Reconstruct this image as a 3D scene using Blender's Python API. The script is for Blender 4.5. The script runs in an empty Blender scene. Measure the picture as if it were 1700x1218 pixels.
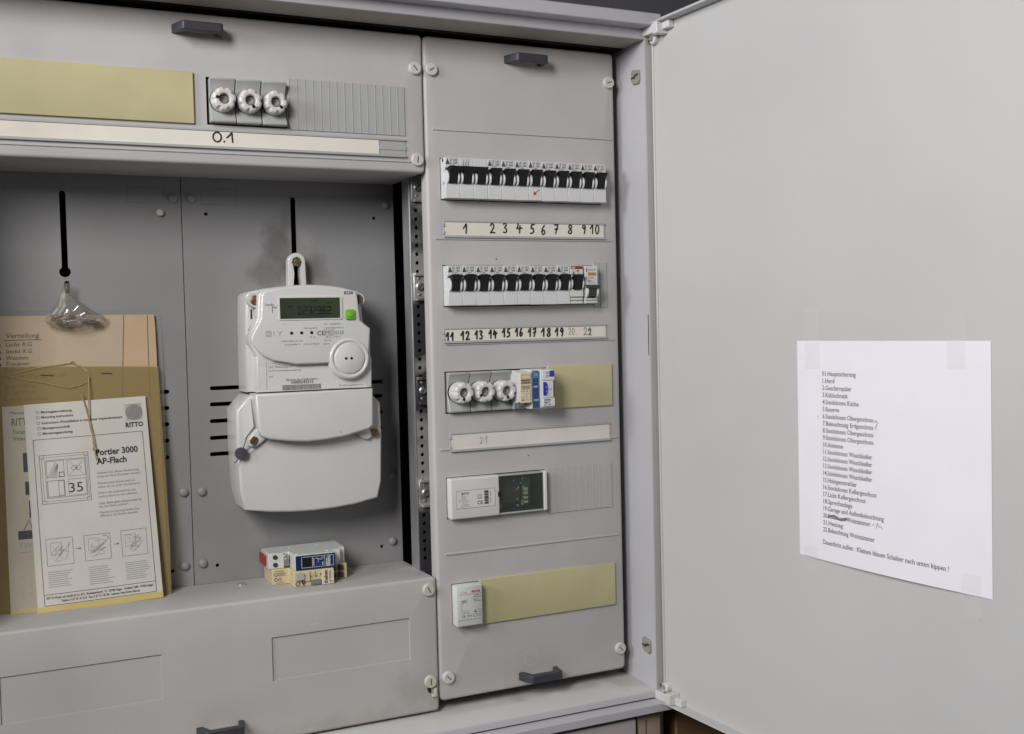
import bpy, bmesh, math, random
from mathutils import Vector, Matrix
from mathutils.geometry import delaunay_2d_cdt
random.seed(7)
S = 0.001                      # everything below is written in millimetres
scn = bpy.context.scene
COL = scn.collection

# ------------------------------------------------------------------ camera
CAMPOS = (-448.49, -1170.67, -332.54)
RIGHT, DOWN, FWD = ((0.904298, -0.426219, -0.024112), (-0.037804, -0.023693, -0.999004), (0.425224, 0.904310, -0.037538))
cam = bpy.data.cameras.new('camera'); cam.sensor_width = 36; cam.lens = 38.298
cam.clip_start = 0.02; cam.clip_end = 50
co = bpy.data.objects.new('camera', cam); COL.objects.link(co)
mw = Matrix.Identity(4)
for i in range(3):
    mw[i][0] = RIGHT[i]; mw[i][1] = -DOWN[i]; mw[i][2] = -FWD[i]; mw[i][3] = CAMPOS[i]*S
co.matrix_world = mw
scn.camera = co

# ------------------------------------------------------------------ light
w = bpy.data.worlds.new('World'); scn.world = w; w.use_nodes = True
w.node_tree.nodes['Background'].inputs[0].default_value = (0.95, 0.97, 1.0, 1)
w.node_tree.nodes['Background'].inputs[1].default_value = 0.045
def area(name, loc, target, sx, sy, power, col):
    l = bpy.data.lights.new(name, 'AREA'); l.shape = 'RECTANGLE'; l.size = sx*S; l.size_y = sy*S
    l.energy = power; l.color = col
    o = bpy.data.objects.new(name, l); COL.objects.link(o)
    o.location = [c*S for c in loc]
    d = Vector(target)-Vector(loc)
    o.rotation_euler = d.to_track_quat('-Z', 'Y').to_euler()
    return o
area('ceiling_lamp', (-1180, -1230, 430), (-80, 0, -380), 430, 760, 27.6, (1.0, 0.968, 0.945))
area('cool_fill', (-1900, -560, 260), (300, -300, -380), 600, 360, 20, (0.93, 0.96, 1.0))  # added cool fill from the left, brightens the door and side wall
scn.view_settings.view_transform = 'Standard'; scn.view_settings.look = 'None'
scn.view_settings.exposure = 0.0; scn.view_settings.gamma = 1.0

# ------------------------------------------------------------------ materials
def mat(name, col, rough=0.5, metal=0.0, var=0.05, vscale=25, bump=0.0, bscale=900, coat=0.0, spec=0.5, col2=None, lo=0.35, hi=0.65):
    m = bpy.data.materials.new(name); m.use_nodes = True
    nt = m.node_tree; b = nt.nodes['Principled BSDF']
    b.inputs['Roughness'].default_value = rough; b.inputs['Metallic'].default_value = metal
    b.inputs['Coat Weight'].default_value = coat; b.inputs['Specular IOR Level'].default_value = spec
    tc = nt.nodes.new('ShaderNodeTexCoord')
    if var > 0 or col2:
        n = nt.nodes.new('ShaderNodeTexNoise'); n.inputs['Scale'].default_value = vscale; n.inputs['Detail'].default_value = 5
        nt.links.new(tc.outputs['Object'], n.inputs['Vector'])
        r = nt.nodes.new('ShaderNodeValToRGB')
        r.color_ramp.elements[0].position = lo; r.color_ramp.elements[1].position = hi
        c2 = col2 or tuple(min(1, c*(1+var)) for c in col)
        c1 = col if col2 else tuple(c*(1-var) for c in col)
        r.color_ramp.elements[0].color = (*c1, 1); r.color_ramp.elements[1].color = (*c2, 1)
        nt.links.new(n.outputs['Fac'], r.inputs['Fac']); nt.links.new(r.outputs['Color'], b.inputs['Base Color'])
    else:
        b.inputs['Base Color'].default_value = (*col, 1)
    if bump > 0:
        n2 = nt.nodes.new('ShaderNodeTexNoise'); n2.inputs['Scale'].default_value = bscale; n2.inputs['Detail'].default_value = 3
        bp = nt.nodes.new('ShaderNodeBump'); bp.inputs['Strength'].default_value = bump; bp.inputs['Distance'].default_value = 0.0004
        nt.links.new(tc.outputs['Object'], n2.inputs['Vector']); nt.links.new(n2.outputs['Fac'], bp.inputs['Height'])
        nt.links.new(bp.outputs['Normal'], b.inputs['Normal'])
    return m
def clear(name, col, tfac, rough=0.25, tint=.45, spec=.5):
    m = bpy.data.materials.new(name); m.use_nodes = True
    nt = m.node_tree; b = nt.nodes['Principled BSDF']; out = nt.nodes['Material Output']
    b.inputs['Base Color'].default_value = (*col, 1); b.inputs['Roughness'].default_value = rough; b.inputs['Specular IOR Level'].default_value = spec
    t = nt.nodes.new('ShaderNodeBsdfTransparent'); mx = nt.nodes.new('ShaderNodeMixShader')
    t.inputs[0].default_value = (*[min(1, 1-tint+tint*c/max(col)) for c in col], 1)
    mx.inputs[0].default_value = tfac
    nt.links.new(b.outputs[0], mx.inputs[1]); nt.links.new(t.outputs[0], mx.inputs[2]); nt.links.new(mx.outputs[0], out.inputs[0])
    return m
def stain(m, spots, colour, o=(0, 0), ax=2):
    """dark soot marks with their own outline: soft blobs broken up by noise, in object coordinates (mm)"""
    nt = m.node_tree; b = nt.nodes['Principled BSDF']
    src = b.inputs['Base Color'].links[0].from_socket
    tc = nt.nodes.new('ShaderNodeTexCoord')
    nz = nt.nodes.new('ShaderNodeTexNoise'); nz.inputs['Scale'].default_value = 55; nz.inputs['Detail'].default_value = 6
    nt.links.new(tc.outputs['Object'], nz.inputs['Vector'])
    for (x, z, rx, rz, amt) in spots:
        mp = nt.nodes.new('ShaderNodeMapping'); mp.vector_type = 'POINT'
        lc = [-(x-o[0])/rx, 0, 0]; sc = [1000/rx, 0, 0]; lc[ax] = -(z-o[1])/rz; sc[ax] = 1000/rz
        mp.inputs['Location'].default_value = lc; mp.inputs['Scale'].default_value = sc
        nt.links.new(tc.outputs['Object'], mp.inputs['Vector'])
        ln = nt.nodes.new('ShaderNodeVectorMath'); ln.operation = 'LENGTH'; nt.links.new(mp.outputs[0], ln.inputs[0])
        ad = nt.nodes.new('ShaderNodeMath'); ad.operation = 'MULTIPLY_ADD'; ad.inputs[1].default_value = 1.5; ad.inputs[2].default_value = -0.75
        nt.links.new(nz.outputs['Fac'], ad.inputs[0])
        sm = nt.nodes.new('ShaderNodeMath'); sm.operation = 'ADD'
        nt.links.new(ln.outputs['Value'], sm.inputs[0]); nt.links.new(ad.outputs[0], sm.inputs[1])
        mr = nt.nodes.new('ShaderNodeMapRange'); mr.interpolation_type = 'SMOOTHSTEP'
        mr.inputs[1].default_value = 0.15; mr.inputs[2].default_value = 1.15; mr.inputs[3].default_value = amt; mr.inputs[4].default_value = 0
        nt.links.new(sm.outputs[0], mr.inputs[0])
        mx = nt.nodes.new('ShaderNodeMix'); mx.data_type = 'RGBA'
        nt.links.new(mr.outputs[0], mx.inputs[0]); nt.links.new(src, mx.inputs[6]); mx.inputs[7].default_value = (*colour, 1)
        src = mx.outputs[2]
    nt.links.new(src, b.inputs['Base Color'])

M = {}
M['cover'] = mat('cover_plastic', (.44, .426, .421), .55, var=.035, vscale=14, bump=.35, bscale=1500)
M['cover_low'] = mat('cover_plastic_worn', (.44, .426, .416), .55, var=.045, vscale=9, bump=.35, bscale=1500)
M['paint'] = mat('cabinet_paint', (.46, .455, .475), .45, var=.02, vscale=10, bump=.15, bscale=700)
M['ceil'] = mat('dark_ceiling_paint', (.34, .325, .29), .5, var=.06, vscale=9)  # darker and browner than the cabinet paint
M['catch'] = mat('catch_metal', (.27, .265, .24), .5, var=.1, vscale=60)
M['flange'] = mat('flange_paint', (.37, .36, .355), .45, var=.02, vscale=10)
M['floorp'] = mat('cabinet_paint_dusty', (.56, .56, .545), .55, var=.05, vscale=12, bump=.2, bscale=700)
M['door'] = mat('door_paint', (.50, .498, .495), .40, var=.035, vscale=4, bump=.12, bscale=260)
M['plateL'] = mat('mounting_plate_paint', (.255, .255, .258), .5, var=.03, vscale=12, bump=.15)
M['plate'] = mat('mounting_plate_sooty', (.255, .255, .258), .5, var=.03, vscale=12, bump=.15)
M['dark'] = mat('dark_inside', (.03, .03, .03), .8, var=.1)
M['black'] = mat('black_plastic', (.010, .010, .011), .5, spec=.3, var=.1, vscale=60)
M['handle'] = mat('handle_plastic', (.036, .037, .044), .45, var=.08, vscale=50)
M['white'] = mat('breaker_plastic', (.60, .60, .61), .4, var=.02, vscale=40)
M['white2'] = mat('timer_plastic', (.58, .59, .57), .4, var=.02, vscale=40)
M['screwp'] = mat('screw_plastic', (.54, .52, .50), .45, var=.03)
M['screwy'] = mat('screw_plastic_aged', (.50, .47, .41), .45, var=.04)
M['meter'] = mat('meter_plastic', (.605, .597, .585), .28, var=.02, vscale=15, bump=.04, coat=.15)
M['meterl'] = mat('meter_label', (.62, .61, .60), .45, var=.01)
M['cream'] = mat('paper_strip', (.68, .645, .57), .7, var=.03, vscale=30)
M['pinkstrip'] = mat('paper_strip_pale', (.64, .60, .57), .7, var=.03, vscale=30)
M['yellow'] = mat('yellow_plastic', (.46, .42, .24), .5, var=.075, vscale=11, bump=.2, bscale=1200)
M['grey'] = mat('grey_plastic', (.36, .37, .365), .42, var=.02)
M['stripp'] = mat('strip_plastic_pale', (.405, .395, .39), .5, var=.02)
M['strip'] = mat('strip_plastic', (.37, .375, .37), .5, var=.02)
M['porc'] = mat('porcelain', (.58, .56, .54), .24, var=.03, vscale=60, coat=.15)
M['porcdk'] = mat('fuse_contact', (.30, .29, .275), .35, var=.2, vscale=200)
M['metal'] = mat('zinc_steel', (.62, .62, .63), .38, metal=.9, var=.15, vscale=60)
M['galv'] = mat('galvanised_steel', (.10, .10, .11), .42, metal=.7, vscale=11, col2=(.66, .65, .62), lo=.46, hi=.54)
M['alu'] = mat('rail_steel', (.42, .42, .43), .45, metal=.7, var=.1, vscale=20)
M['brass'] = mat('brass', (.22, .15, .08), .4, metal=.7, var=.1, vscale=80)
M['ink'] = mat('ink', (.012, .012, .014), .6, var=0)
M['toner'] = mat('toner_print', (.035, .035, .045), .6, var=0)
M['print'] = mat('print_black', (.03, .03, .035), .6, var=0)
M['printb'] = mat('print_dark_grey', (.06, .06, .065), .6, var=0)
M['printg'] = mat('print_grey', (.16, .16, .165), .6, var=0)
M['printl'] = mat('print_light_grey', (.30, .30, .30), .6, var=0)
M['paper'] = mat('white_paper', (.76, .745, .80), .75, var=.015, vscale=20)
M['leaf'] = mat('leaflet_paper', (.58, .555, .51), .7, var=.03, vscale=20)
M['leaf2'] = mat('leaflet_paper_old', (.45, .41, .33), .7, var=.05, vscale=20)
M['leafy'] = mat('yellow_paper', (.55, .44, .16), .7, var=.06, vscale=20)
M['card'] = mat('manila_card', (.50, .37, .23), .75, var=.05, vscale=16)
M['cardp'] = mat('card_sheet', (.46, .37, .26), .75, var=.05, vscale=16)
M['pen'] = mat('brown_ink', (.07, .05, .035), .7, var=0)
M['string'] = mat('string', (.38, .29, .15), .9, var=.2, vscale=300)
M['vinyl'] = clear('olive_vinyl', (.37, .31, .17), .62, .32, .40, .45)
M['film'] = clear('clear_film', (.42, .42, .42), .80, .25)
M['bag'] = clear('bag_film', (.30, .28, .25), .76, .26, .2, .5)
M['tape'] = clear('tape', (.84, .83, .82), .90, .35, .02, .5)
M['tapew'] = clear('tape_clear', (.72, .71, .74), .75, .3)
M['lcd'] = mat('lcd_glass', (.034, .038, .030), .25, vscale=14, col2=(.045, .060, .032))
M['lcdf'] = mat('lcd_segment', (.004, .0045, .004), .4, var=0)
M['lcdd'] = mat('lcd_segment_faint', (.013, .015, .011), .4, var=0)
M['green'] = mat('green_button', (.16, .42, .03), .35, var=.03)
M['blue'] = mat('blue_plastic', (.015, .05, .16), .35, var=.08)
M['bluelt'] = mat('blue_band', (.06, .17, .36), .35, var=.05)
M['bluev'] = mat('blue_violet_plastic', (.02, .025, .33), .4, var=.05)
M['navy'] = mat('navy_label', (.012, .022, .075), .3, var=.05)
M['creamp'] = mat('cream_plastic', (.58, .50, .30), .45, var=.03)
M['creaml'] = mat('cream_label', (.62, .53, .38), .5, var=.03)
M['red'] = mat('red_plastic', (.28, .025, .03), .4, var=.06)
M['redink'] = mat('red_ink', (.40, .03, .05), .6, var=0)
M['orange'] = mat('orange_label', (.55, .18, .02), .5, var=.05)
M['pcb'] = mat('circuit_board', (.03, .075, .045), .5, var=.3, vscale=200)
M['window'] = clear('smoked_window', (.10, .11, .10), .80, .08)
M['lead'] = mat('lead', (.075, .07, .085), .6, metal=.3, var=.2, vscale=200)
M['wall'] = mat('wall_plaster', (.075, .075, .085), .9, var=.06, vscale=8, bump=.3, bscale=200)
M['trunk'] = mat('trunking_paint', (.42, .39, .385), .6, var=.05, vscale=10)
M['tan'] = mat('tan_steel', (.36, .30, .22), .6, var=.06, vscale=12)
M['wood'] = mat('brown_wood', (.16, .085, .04), .6, vscale=9, col2=(.27, .15, .065))
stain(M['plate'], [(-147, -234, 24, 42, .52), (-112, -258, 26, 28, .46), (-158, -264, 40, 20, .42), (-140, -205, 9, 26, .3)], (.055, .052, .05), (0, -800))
stain(M['plate'], [(-116, -228, 12, 34, .4)], (.36, .35, .34), (0, -800))
stain(M['floorp'], [(110, 4, 50, 18, .32), (245, -10, 30, 36, .4), (20, -2, 90, 14, .2)], (.25, .23, .195), (0, 0), 1)
stain(M['cover_low'], [(-20, -748, 44, 30, .34), (-90, -772, 110, 16, .28), (-300, -775, 200, 22, .2)], (.27, .235, .185), (-260, -775))
stain(M['cover'], [(-233, -36, 20, 16, .12), (55, -605, 14, 14, .25)], (.30, .28, .26), (0, 0))

# ------------------------------------------------------------------ mesh helper
def F(y0=0.0):            # front-facing frame: u = x, v = z, w = out of the cabinet
    return lambda u, v, w: (u, y0-w, v)
TH = math.radians(4.0); DX, DY = 272.0, -55.0
def D(s, z, off):         # door frame: s along the door from the hinge, off = out of its inner face
    return (DX+s*math.sin(TH)-off*math.cos(TH), DY-s*math.cos(TH)-off*math.sin(TH), z)
TXT = {}
def glyphs(s, bold, serif=False):
    k = (s, bold, serif)
    if k not in TXT:
        c = bpy.data.curves.new('t', 'FONT'); c.body = s; c.size = 1.0; c.resolution_u = 2; c.offset = bold
        o = bpy.data.objects.new('t', c); COL.objects.link(o)
        me = o.to_mesh(depsgraph=None) if False else bpy.data.meshes.new_from_object(o.evaluated_get(bpy.context.evaluated_depsgraph_get()))
        vs, fs = [(v.co.x, v.co.y) for v in me.vertices], [tuple(p.vertices) for p in me.polygons]
        if serif:                      # small feet on the ends of the stems, as in a book face
            cnt = {}
            for f in fs:
                for i in range(len(f)): e = tuple(sorted((f[i-1], f[i]))); cnt[e] = cnt.get(e, 0)+1
            for (a, b), c_ in cnt.items():
                (x0, y0), (x1, y1) = vs[a], vs[b]
                if c_ == 1 and abs(y0-y1) < .004 and .03 < abs(x0-x1) < .14:
                    up = abs(y0) < .03 or abs(y0+.19) < .04
                    if not (up or y0 > .4): continue
                    lo_, hi_ = min(x0, x1)-.055, max(x0, x1)+(.055 if up else .0); n = len(vs)
                    ya, yb = (y0-.004, y0+.034) if up else (y0-.034, y0+.004)
                    vs += [(lo_, ya), (hi_, ya), (hi_, yb), (lo_, yb)]; fs.append((n, n+1, n+2, n+3))
        TXT[k] = (vs, fs)
        bpy.data.meshes.remove(me); bpy.data.objects.remove(o); bpy.data.curves.remove(c)
    return TXT[k]
def area2(p): return sum(p[i-1][0]*p[i][1]-p[i][0]*p[i-1][1] for i in range(len(p)))/2
def inset(poly, d):
    n = len(poly); sg = 1 if area2(poly) > 0 else -1; out = []
    for i in range(n):
        a, b, c = Vector(poly[i-1]), Vector(poly[i]), Vector(poly[(i+1) % n])
        e1 = (b-a).normalized(); e2 = (c-b).normalized()
        n1 = Vector((-e1.y, e1.x))*sg; n2 = Vector((-e2.y, e2.x))*sg
        m = n1+n2; L = m.length
        if L < 1e-6: out.append((b.x, b.y)); continue
        m /= L; k = d/max(.35, m.dot(n1)); out.append((b.x+m.x*k, b.y+m.y*k))
    return out
def rrect(x0, x1, z0, z1, r=0, n=4):
    if r <= 0: return [(x0, z0), (x1, z0), (x1, z1), (x0, z1)]
    P = []
    for cx, cz, a0 in ((x0+r, z0+r, 180), (x1-r, z0+r, 270), (x1-r, z1-r, 0), (x0+r, z1-r, 90)):
        for i in range(n+1):
            a = math.radians(a0+90*i/n); P.append((cx+r*math.cos(a), cz+r*math.sin(a)))
    return P
def circ(cx, cz, r, n=16): return [(cx+r*math.cos(2*math.pi*i/n), cz+r*math.sin(2*math.pi*i/n)) for i in range(n)]
def inside(p, poly):
    x, y = p; c = False
    for i in range(len(poly)):
        (x1, y1), (x2, y2) = poly[i-1], poly[i]
        if (y1 > y) != (y2 > y) and x < (x2-x1)*(y-y1)/(y2-y1)+x1: c = not c
    return c
def smooth(pts, n=5, closed=False):
    P = [Vector(p) for p in pts]; out = []; m = len(P)
    rng = range(m if closed else m-1)
    for i in rng:
        if closed: a, b, c, d = P[i-1], P[i], P[(i+1) % m], P[(i+2) % m]
        else: a, b, c, d = P[max(0, i-1)], P[i], P[i+1], P[min(m-1, i+2)]
        for k in range(n):
            t = k/n
            out.append(.5*((2*b)+(c-a)*t+(2*a-5*b+4*c-d)*t*t+(3*b-3*c+d-a)*t**3))
    if not closed: out.append(P[-1])
    return [tuple(v) for v in out]
class MB:
    def __init__(self, T=None): self.v = []; self.f = []; self.T = T or F(0)
    def add(self, vs, fs):
        n = len(self.v); self.v += [self.T(*p) for p in vs]; self.f += [tuple(i+n for i in f) for f in fs]; return self
    def box(self, u0, u1, v0, v1, w0, w1):
        return self.add([(u, v, w_) for u in (u0, u1) for v in (v0, v1) for w_ in (w0, w1)],
                        [(0, 1, 3, 2), (4, 6, 7, 5), (0, 4, 5, 1), (2, 3, 7, 6), (0, 2, 6, 4), (1, 5, 7, 3)])
    def hexa(self, a, b):   # two quads a (back) and b (front) of 3D points
        return self.add(list(a)+list(b), [(3, 2, 1, 0), (4, 5, 6, 7)]+[(i, (i+1) % 4, 4+(i+1) % 4, 4+i) for i in range(4)])
    def prism(self, poly, w0, w1, r=0, seg=3, Mx=None):
        Mx = Mx or (lambda a, b, c: (a, b, c)); n = len(poly)
        L = [[(x, z, w0) for x, z in poly]]
        if r > 0:
            for k in range(seg+1):
                a = math.pi/2*k/seg
                L.append([(x, z, w1-r+r*math.sin(a)) for x, z in inset(poly, r*(1-math.cos(a)))])
        else: L.append([(x, z, w1) for x, z in poly])
        vs = [Mx(*p) for lp in L for p in lp]; fs = []
        for k in range(len(L)-1):
            fs += [(k*n+i, k*n+(i+1) % n, (k+1)*n+(i+1) % n, (k+1)*n+i) for i in range(n)]
        fs += [tuple(range(n))[::-1], tuple(range((len(L)-1)*n, len(L)*n))]
        return self.add(vs, fs)
    def lathe(self, cu, cv, rings, n=24, flute=0, ph=0.0, close=True):
        vs = []; fs = []
        for g in rings:
            r, w_ = g[0], g[1]; fl = g[2] if len(g) > 2 else 0
            for i in range(n):
                a = 2*math.pi*i/n; rr = r
                if fl: q_ = min(1, max(0, (math.cos(flute*(a-ph))-.1)/.75)); rr = r-fl*q_*q_*(3-2*q_)
                vs.append((cu+rr*math.cos(a), cv+rr*math.sin(a), w_))
        m = len(rings)
        for k in range(m-1): fs += [(k*n+i, k*n+(i+1) % n, (k+1)*n+(i+1) % n, (k+1)*n+i) for i in range(n)]
        fs.append(tuple(range(n))[::-1])
        if close: fs.append(tuple(range((m-1)*n, m*n)))
        return self.add(vs, fs)
    def plate(self, outer, holes, w1, th, r=0, depth=None, seg=3):
        """flat front with real holes, rounded rim that runs back to depth"""
        depth = depth or th
        front = inset(outer, r) if r else list(outer)
        pts = list(front); ed = [(i, (i+1) % len(front)) for i in range(len(front))]
        for h in holes:
            b = len(pts); pts += h; ed += [(b+i, b+(i+1) % len(h)) for i in range(len(h))]
        ov, oe, of, *_ = delaunay_2d_cdt([Vector(p) for p in pts], ed, [], 0, 1e-5)
        fs = []
        for t in of:
            c = (sum(ov[i].x for i in t)/len(t), sum(ov[i].y for i in t)/len(t))
            if not inside(c, front): continue
            if sum(inside(c, h) for h in holes) % 2: continue
            fs.append(tuple(t))
        self.add([(p.x, p.y, w1) for p in ov], fs)
        for h in holes:
            n = len(h); self.add([(x, z, w1) for x, z in h]+[(x, z, w1-th) for x, z in h], [(i, (i+1) % n, n+(i+1) % n, n+i) for i in range(n)])
        L = []; n = len(outer)
        for k in range(seg+1 if r else 1):
            a = math.pi/2*k/seg if r else 0
            d = r*(1-math.sin(a)) if r else 0
            L.append([(x, z, w1-(r*(1-math.cos(a)) if r else 0)) for x, z in inset(outer, d)])
        L.append([(x, z, w1-depth) for x, z in outer])
        self.add([p for lp in L for p in lp], [(k*n+i, k*n+(i+1) % n, (k+1)*n+(i+1) % n, (k+1)*n+i) for k in range(len(L)-1) for i in range(n)])
        return self
    def stroke(self, pts, wd, w_=0.15, n=5, closed=False):
        P = [Vector(p) for p in (smooth(pts, n, closed) if len(pts) > 2 and n > 1 else pts)]
        if closed: P.append(P[0])
        vs = []; m = len(P)
        for i in range(m):
            t = (P[min(i+1, m-1)]-P[max(i-1, 0)]); t = t.normalized() if t.length > 1e-9 else Vector((1, 0))
            h = Vector((-t.y, t.x))*wd/2
            e = t*(-wd*.35 if i == 0 else wd*.35 if i == m-1 else 0)
            vs += [(*(P[i]+h+e), w_+.012*i/m), (*(P[i]-h+e), w_+.012*i/m)]
        return self.add(vs, [(2*i, 2*i+1, 2*i+3, 2*i+2) for i in range(m-1)])
    def rect(self, u0, u1, v0, v1, w_=0.15):
        n = max(1, int(max(abs(u1-u0), abs(v1-v0))/8))
        for i in range(n):
            if abs(u1-u0) >= abs(v1-v0): a, b, c, d = u0+(u1-u0)*i/n, u0+(u1-u0)*(i+1)/n, v0, v1
            else: a, b, c, d = u0, u1, v0+(v1-v0)*i/n, v0+(v1-v0)*(i+1)/n
            self.add([(a, c, w_), (b, c, w_), (b, d, w_), (a, d, w_)], [(0, 1, 2, 3)])
        return self
    def frame(self, u0, u1, v0, v1, t, w_=0.15):
        return self.rect(u0, u1, v0, v0+t, w_).rect(u0, u1, v1-t, v1, w_).rect(u0, u0+t, v0+t, v1-t, w_).rect(u1-t, u1, v0+t, v1-t, w_)
    def fan(self, poly, w_=0.15): return self.add([(x, z, w_) for x, z in poly], [tuple(range(len(poly)))])
    def text(self, s, u, v, h, w_=0.15, wd=None, sx=1.0, al='L', bold=0.0, rot=0.0, sk=0.0, serif=False):
        vs, fs = glyphs(s, bold, serif)
        k = h/0.70; x0 = min(p[0] for p in vs); x1 = max(p[0] for p in vs)
        kx = (wd/(x1-x0)) if wd else k*sx
        off = -x0*kx if al == 'L' else -(x0+x1)/2*kx if al == 'C' else -x1*kx
        ca, sa = math.cos(rot), math.sin(rot); out = []
        for x, y in vs:
            a = x*kx+off+y*k*sk; b = y*k
            out.append((u+a*ca-b*sa, v+a*sa+b*ca, w_))
        return self.add(out, fs)
    def tube(self, pts, r, n=6, sm=4):
        P = [Vector(p) for p in (smooth(pts, sm) if sm > 1 else pts)]; vs = []; fs = []
        for i, p in enumerate(P):
            t = (P[min(i+1, len(P)-1)]-P[max(i-1, 0)]).normalized()
            a = t.cross(Vector((0, 0, 1)) if abs(t.z) < .9 else Vector((1, 0, 0))).normalized(); b = t.cross(a)
            for k in range(n):
                c = p+a*r*math.cos(2*math.pi*k/n)+b*r*math.sin(2*math.pi*k/n); vs.append(tuple(c))
        for i in range(len(P)-1): fs += [(i*n+k, i*n+(k+1) % n, (i+1)*n+(k+1) % n, (i+1)*n+k) for k in range(n)]
        fs += [tuple(range(n)), tuple(range((len(P)-1)*n, len(P)*n))]
        return self.add(vs, fs)
    def build(self, name, m, parent=None, bevel=0, ang=32, merge=True):
        o0 = org(parent)
        me = bpy.data.meshes.new(name)
        me.from_pydata([((x-o0[0])*S, (y-o0[1])*S, (z-o0[2])*S) for x, y, z in self.v], [], self.f)
        bm = bmesh.new(); bm.from_mesh(me)
        if merge: bmesh.ops.remove_doubles(bm, verts=bm.verts, dist=1e-6)
        bmesh.ops.recalc_face_normals(bm, faces=bm.faces); bm.to_mesh(me); bm.free()
        me.materials.append(m)
        me.shade_smooth(); me.set_sharp_from_angle(angle=math.radians(ang))
        o = bpy.data.objects.new(name, me); COL.objects.link(o)
        if parent: o.parent = parent
        if bevel:
            b = o.modifiers.new('bevel', 'BEVEL'); b.width = bevel*S; b.segments = 2; b.limit_method = 'ANGLE'; b.angle_limit = math.radians(40)
        return o
ORG = {}
def org(o):
    while o is not None and o.parent is not None: o = o.parent
    return ORG.get(o.name, (0, 0, 0)) if o is not None else (0, 0, 0)
def tag(o, label, cat, group=None):
    o['label'] = label; o['category'] = cat
    if group: o['group'] = group
    return o
def thing(name, label, cat, loc=(0, 0, 0), group=None):
    o = bpy.data.objects.new(name, None); COL.objects.link(o); o.empty_display_size = .01
    o.location = [c*S for c in loc]; ORG[o.name] = loc
    return tag(o, label, cat, group)
def struct(o): o['kind'] = 'structure'; return o
def dup(root, loc, label, group=None):
    r = root.copy(); COL.objects.link(r); r.location = [c*S for c in loc]; ORG[r.name] = loc; r['label'] = label
    if group: r['group'] = group
    for ch in list(root.children):
        c = ch.copy(); COL.objects.link(c); c.parent = r
        for g in list(ch.children):
            d = g.copy(); COL.objects.link(d); d.parent = c
    return r

# handwriting: strokes in a 0..1 box (x to the right, y up)
DIG = {'0': [[(.5, 1), (.15, .7), (.12, .3), (.42, 0), (.75, .25), (.8, .65), (.52, 1)]],
       '1': [[(.05, .55), (.3, .75), (.58, 1), (.55, .5), (.5, 0)]],
       '2': [[(.12, .78), (.35, 1), (.68, .85), (.62, .55), (.3, .2), (.1, .02), (.45, .06), (.85, .02)]],
       '3': [[(.15, .92), (.5, 1), (.72, .8), (.38, .55), (.75, .35), (.6, .05), (.12, .08)]],
       '4': [[(.3, 1), (.2, .7), (.08, .48), (.5, .5), (.92, .55)], [(.6, .78), (.55, .4), (.5, 0)]],
       '5': [[(.85, .98), (.5, .95), (.38, .95), (.3, .55), (.6, .58), (.72, .3), (.5, .05), (.1, .06)]],
       '6': [[(.7, 1), (.35, .7), (.15, .3), (.35, .02), (.7, .15), (.68, .42), (.4, .45), (.2, .3)]],
       '7': [[(.2, .92), (.5, .97), (.85, .97), (.6, .5), (.4, 0)], [(.25, .48), (.55, .5), (.85, .52)]],
       '8': [[(.55, .52), (.25, .75), (.5, 1), (.75, .8), (.5, .5), (.15, .22), (.42, 0), (.72, .2), (.56, .52)]],
       '9': [[(.75, .8), (.45, 1), (.2, .75), (.45, .52), (.75, .78), (.68, .4), (.5, 0)]],
       '.': [[(.3, .02), (.36, .08)]]}
def hand(mb, s, u0, v0, wd, h, t, w_=.2):
    n = len(s); k = 0
    cw = wd/n
    for i, c in enumerate(s):
        for st in DIG[c]:
            mb.stroke([(u0+cw*(i+(.05+.9*x)), v0+h*(y+.03*math.sin(i*5+x*3))) for x, y in st], t, w_+.02*k); k += 1

# ------------------------------------------------------------------ cabinet
cab = thing('electrical_cabinet', 'large open light grey steel electrical cabinet with its door swung back', 'cabinet', (0, 0, -800))
XL = -527
o = MB().box(262, 264.5, -786, 10, -240, 53).build('side_wall', M['paint'], cab)
# front flange beside the door, frame bands above and below
MB().box(261.6, 272.6, -790, 16.5, 52.2, 54.2).build('front_flange', M['flange'], cab, .6)
MB().box(XL-10, XL, -800, 32, -240, 72).build('side_wall', M['paint'], cab)
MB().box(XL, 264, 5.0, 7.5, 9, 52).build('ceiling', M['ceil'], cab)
MB().box(XL, 262, 5.6, 9, -60, 8.9).build('gap_shade', M['black'], cab)  # black strip added as the shade in the gap above the covers
MB().box(XL, 262, 4.9, 6.2, -1.5, -.3).build('gap_line', M['handle'], cab)  # thin lighter line within the added dark strip
MB(lambda a, b, c: (c, -a, b)).prism([(51.9, 5.1), (53.2, 5.6), (54.2, 8), (54.4, 12), (54, 16.9), (51.9, 16.9)], XL+.1, 262.0).build('front_lip', M['paint'], cab)
MB().box(XL, 273.8, 17.0, 32, 40, 72).build('frame_band', M['paint'], cab, 1.2)
MB().box(XL, 264, -782, -779.5, -240, 52).build('floor_panel', M['floorp'], cab)
MB(lambda a, b, c: (c, -a, b)).prism([(51.9, -788.4), (54.2, -788.4), (54.4, -784), (53.6, -781), (52, -779.6), (51.9, -780)], XL+.1, 261.0).build('front_lip', M['paint'], cab)
MB().box(XL, 273.6, -800.5, -790.5, 30, 72).build('frame_band', M['paint'], cab, .8)
MB().box(XL, 264.5, -800, 32, -242, -240.2).build('back_panel', M['dark'], cab)
MB().box(XL, 264.4, -802, -800.6, -240, 30).build('underside', M['paint'], cab)
MB().box(XL, 264.4, 32.1, 34, -240, 40).build('roof_panel', M['paint'], cab)
# slot in the wall edge
MB(lambda a, b, c: (261.9-c, -a, b)).box(49.2, 50.4, -372, -323, -.5, .3).build('wall_slot', M['dark'], cab)
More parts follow.
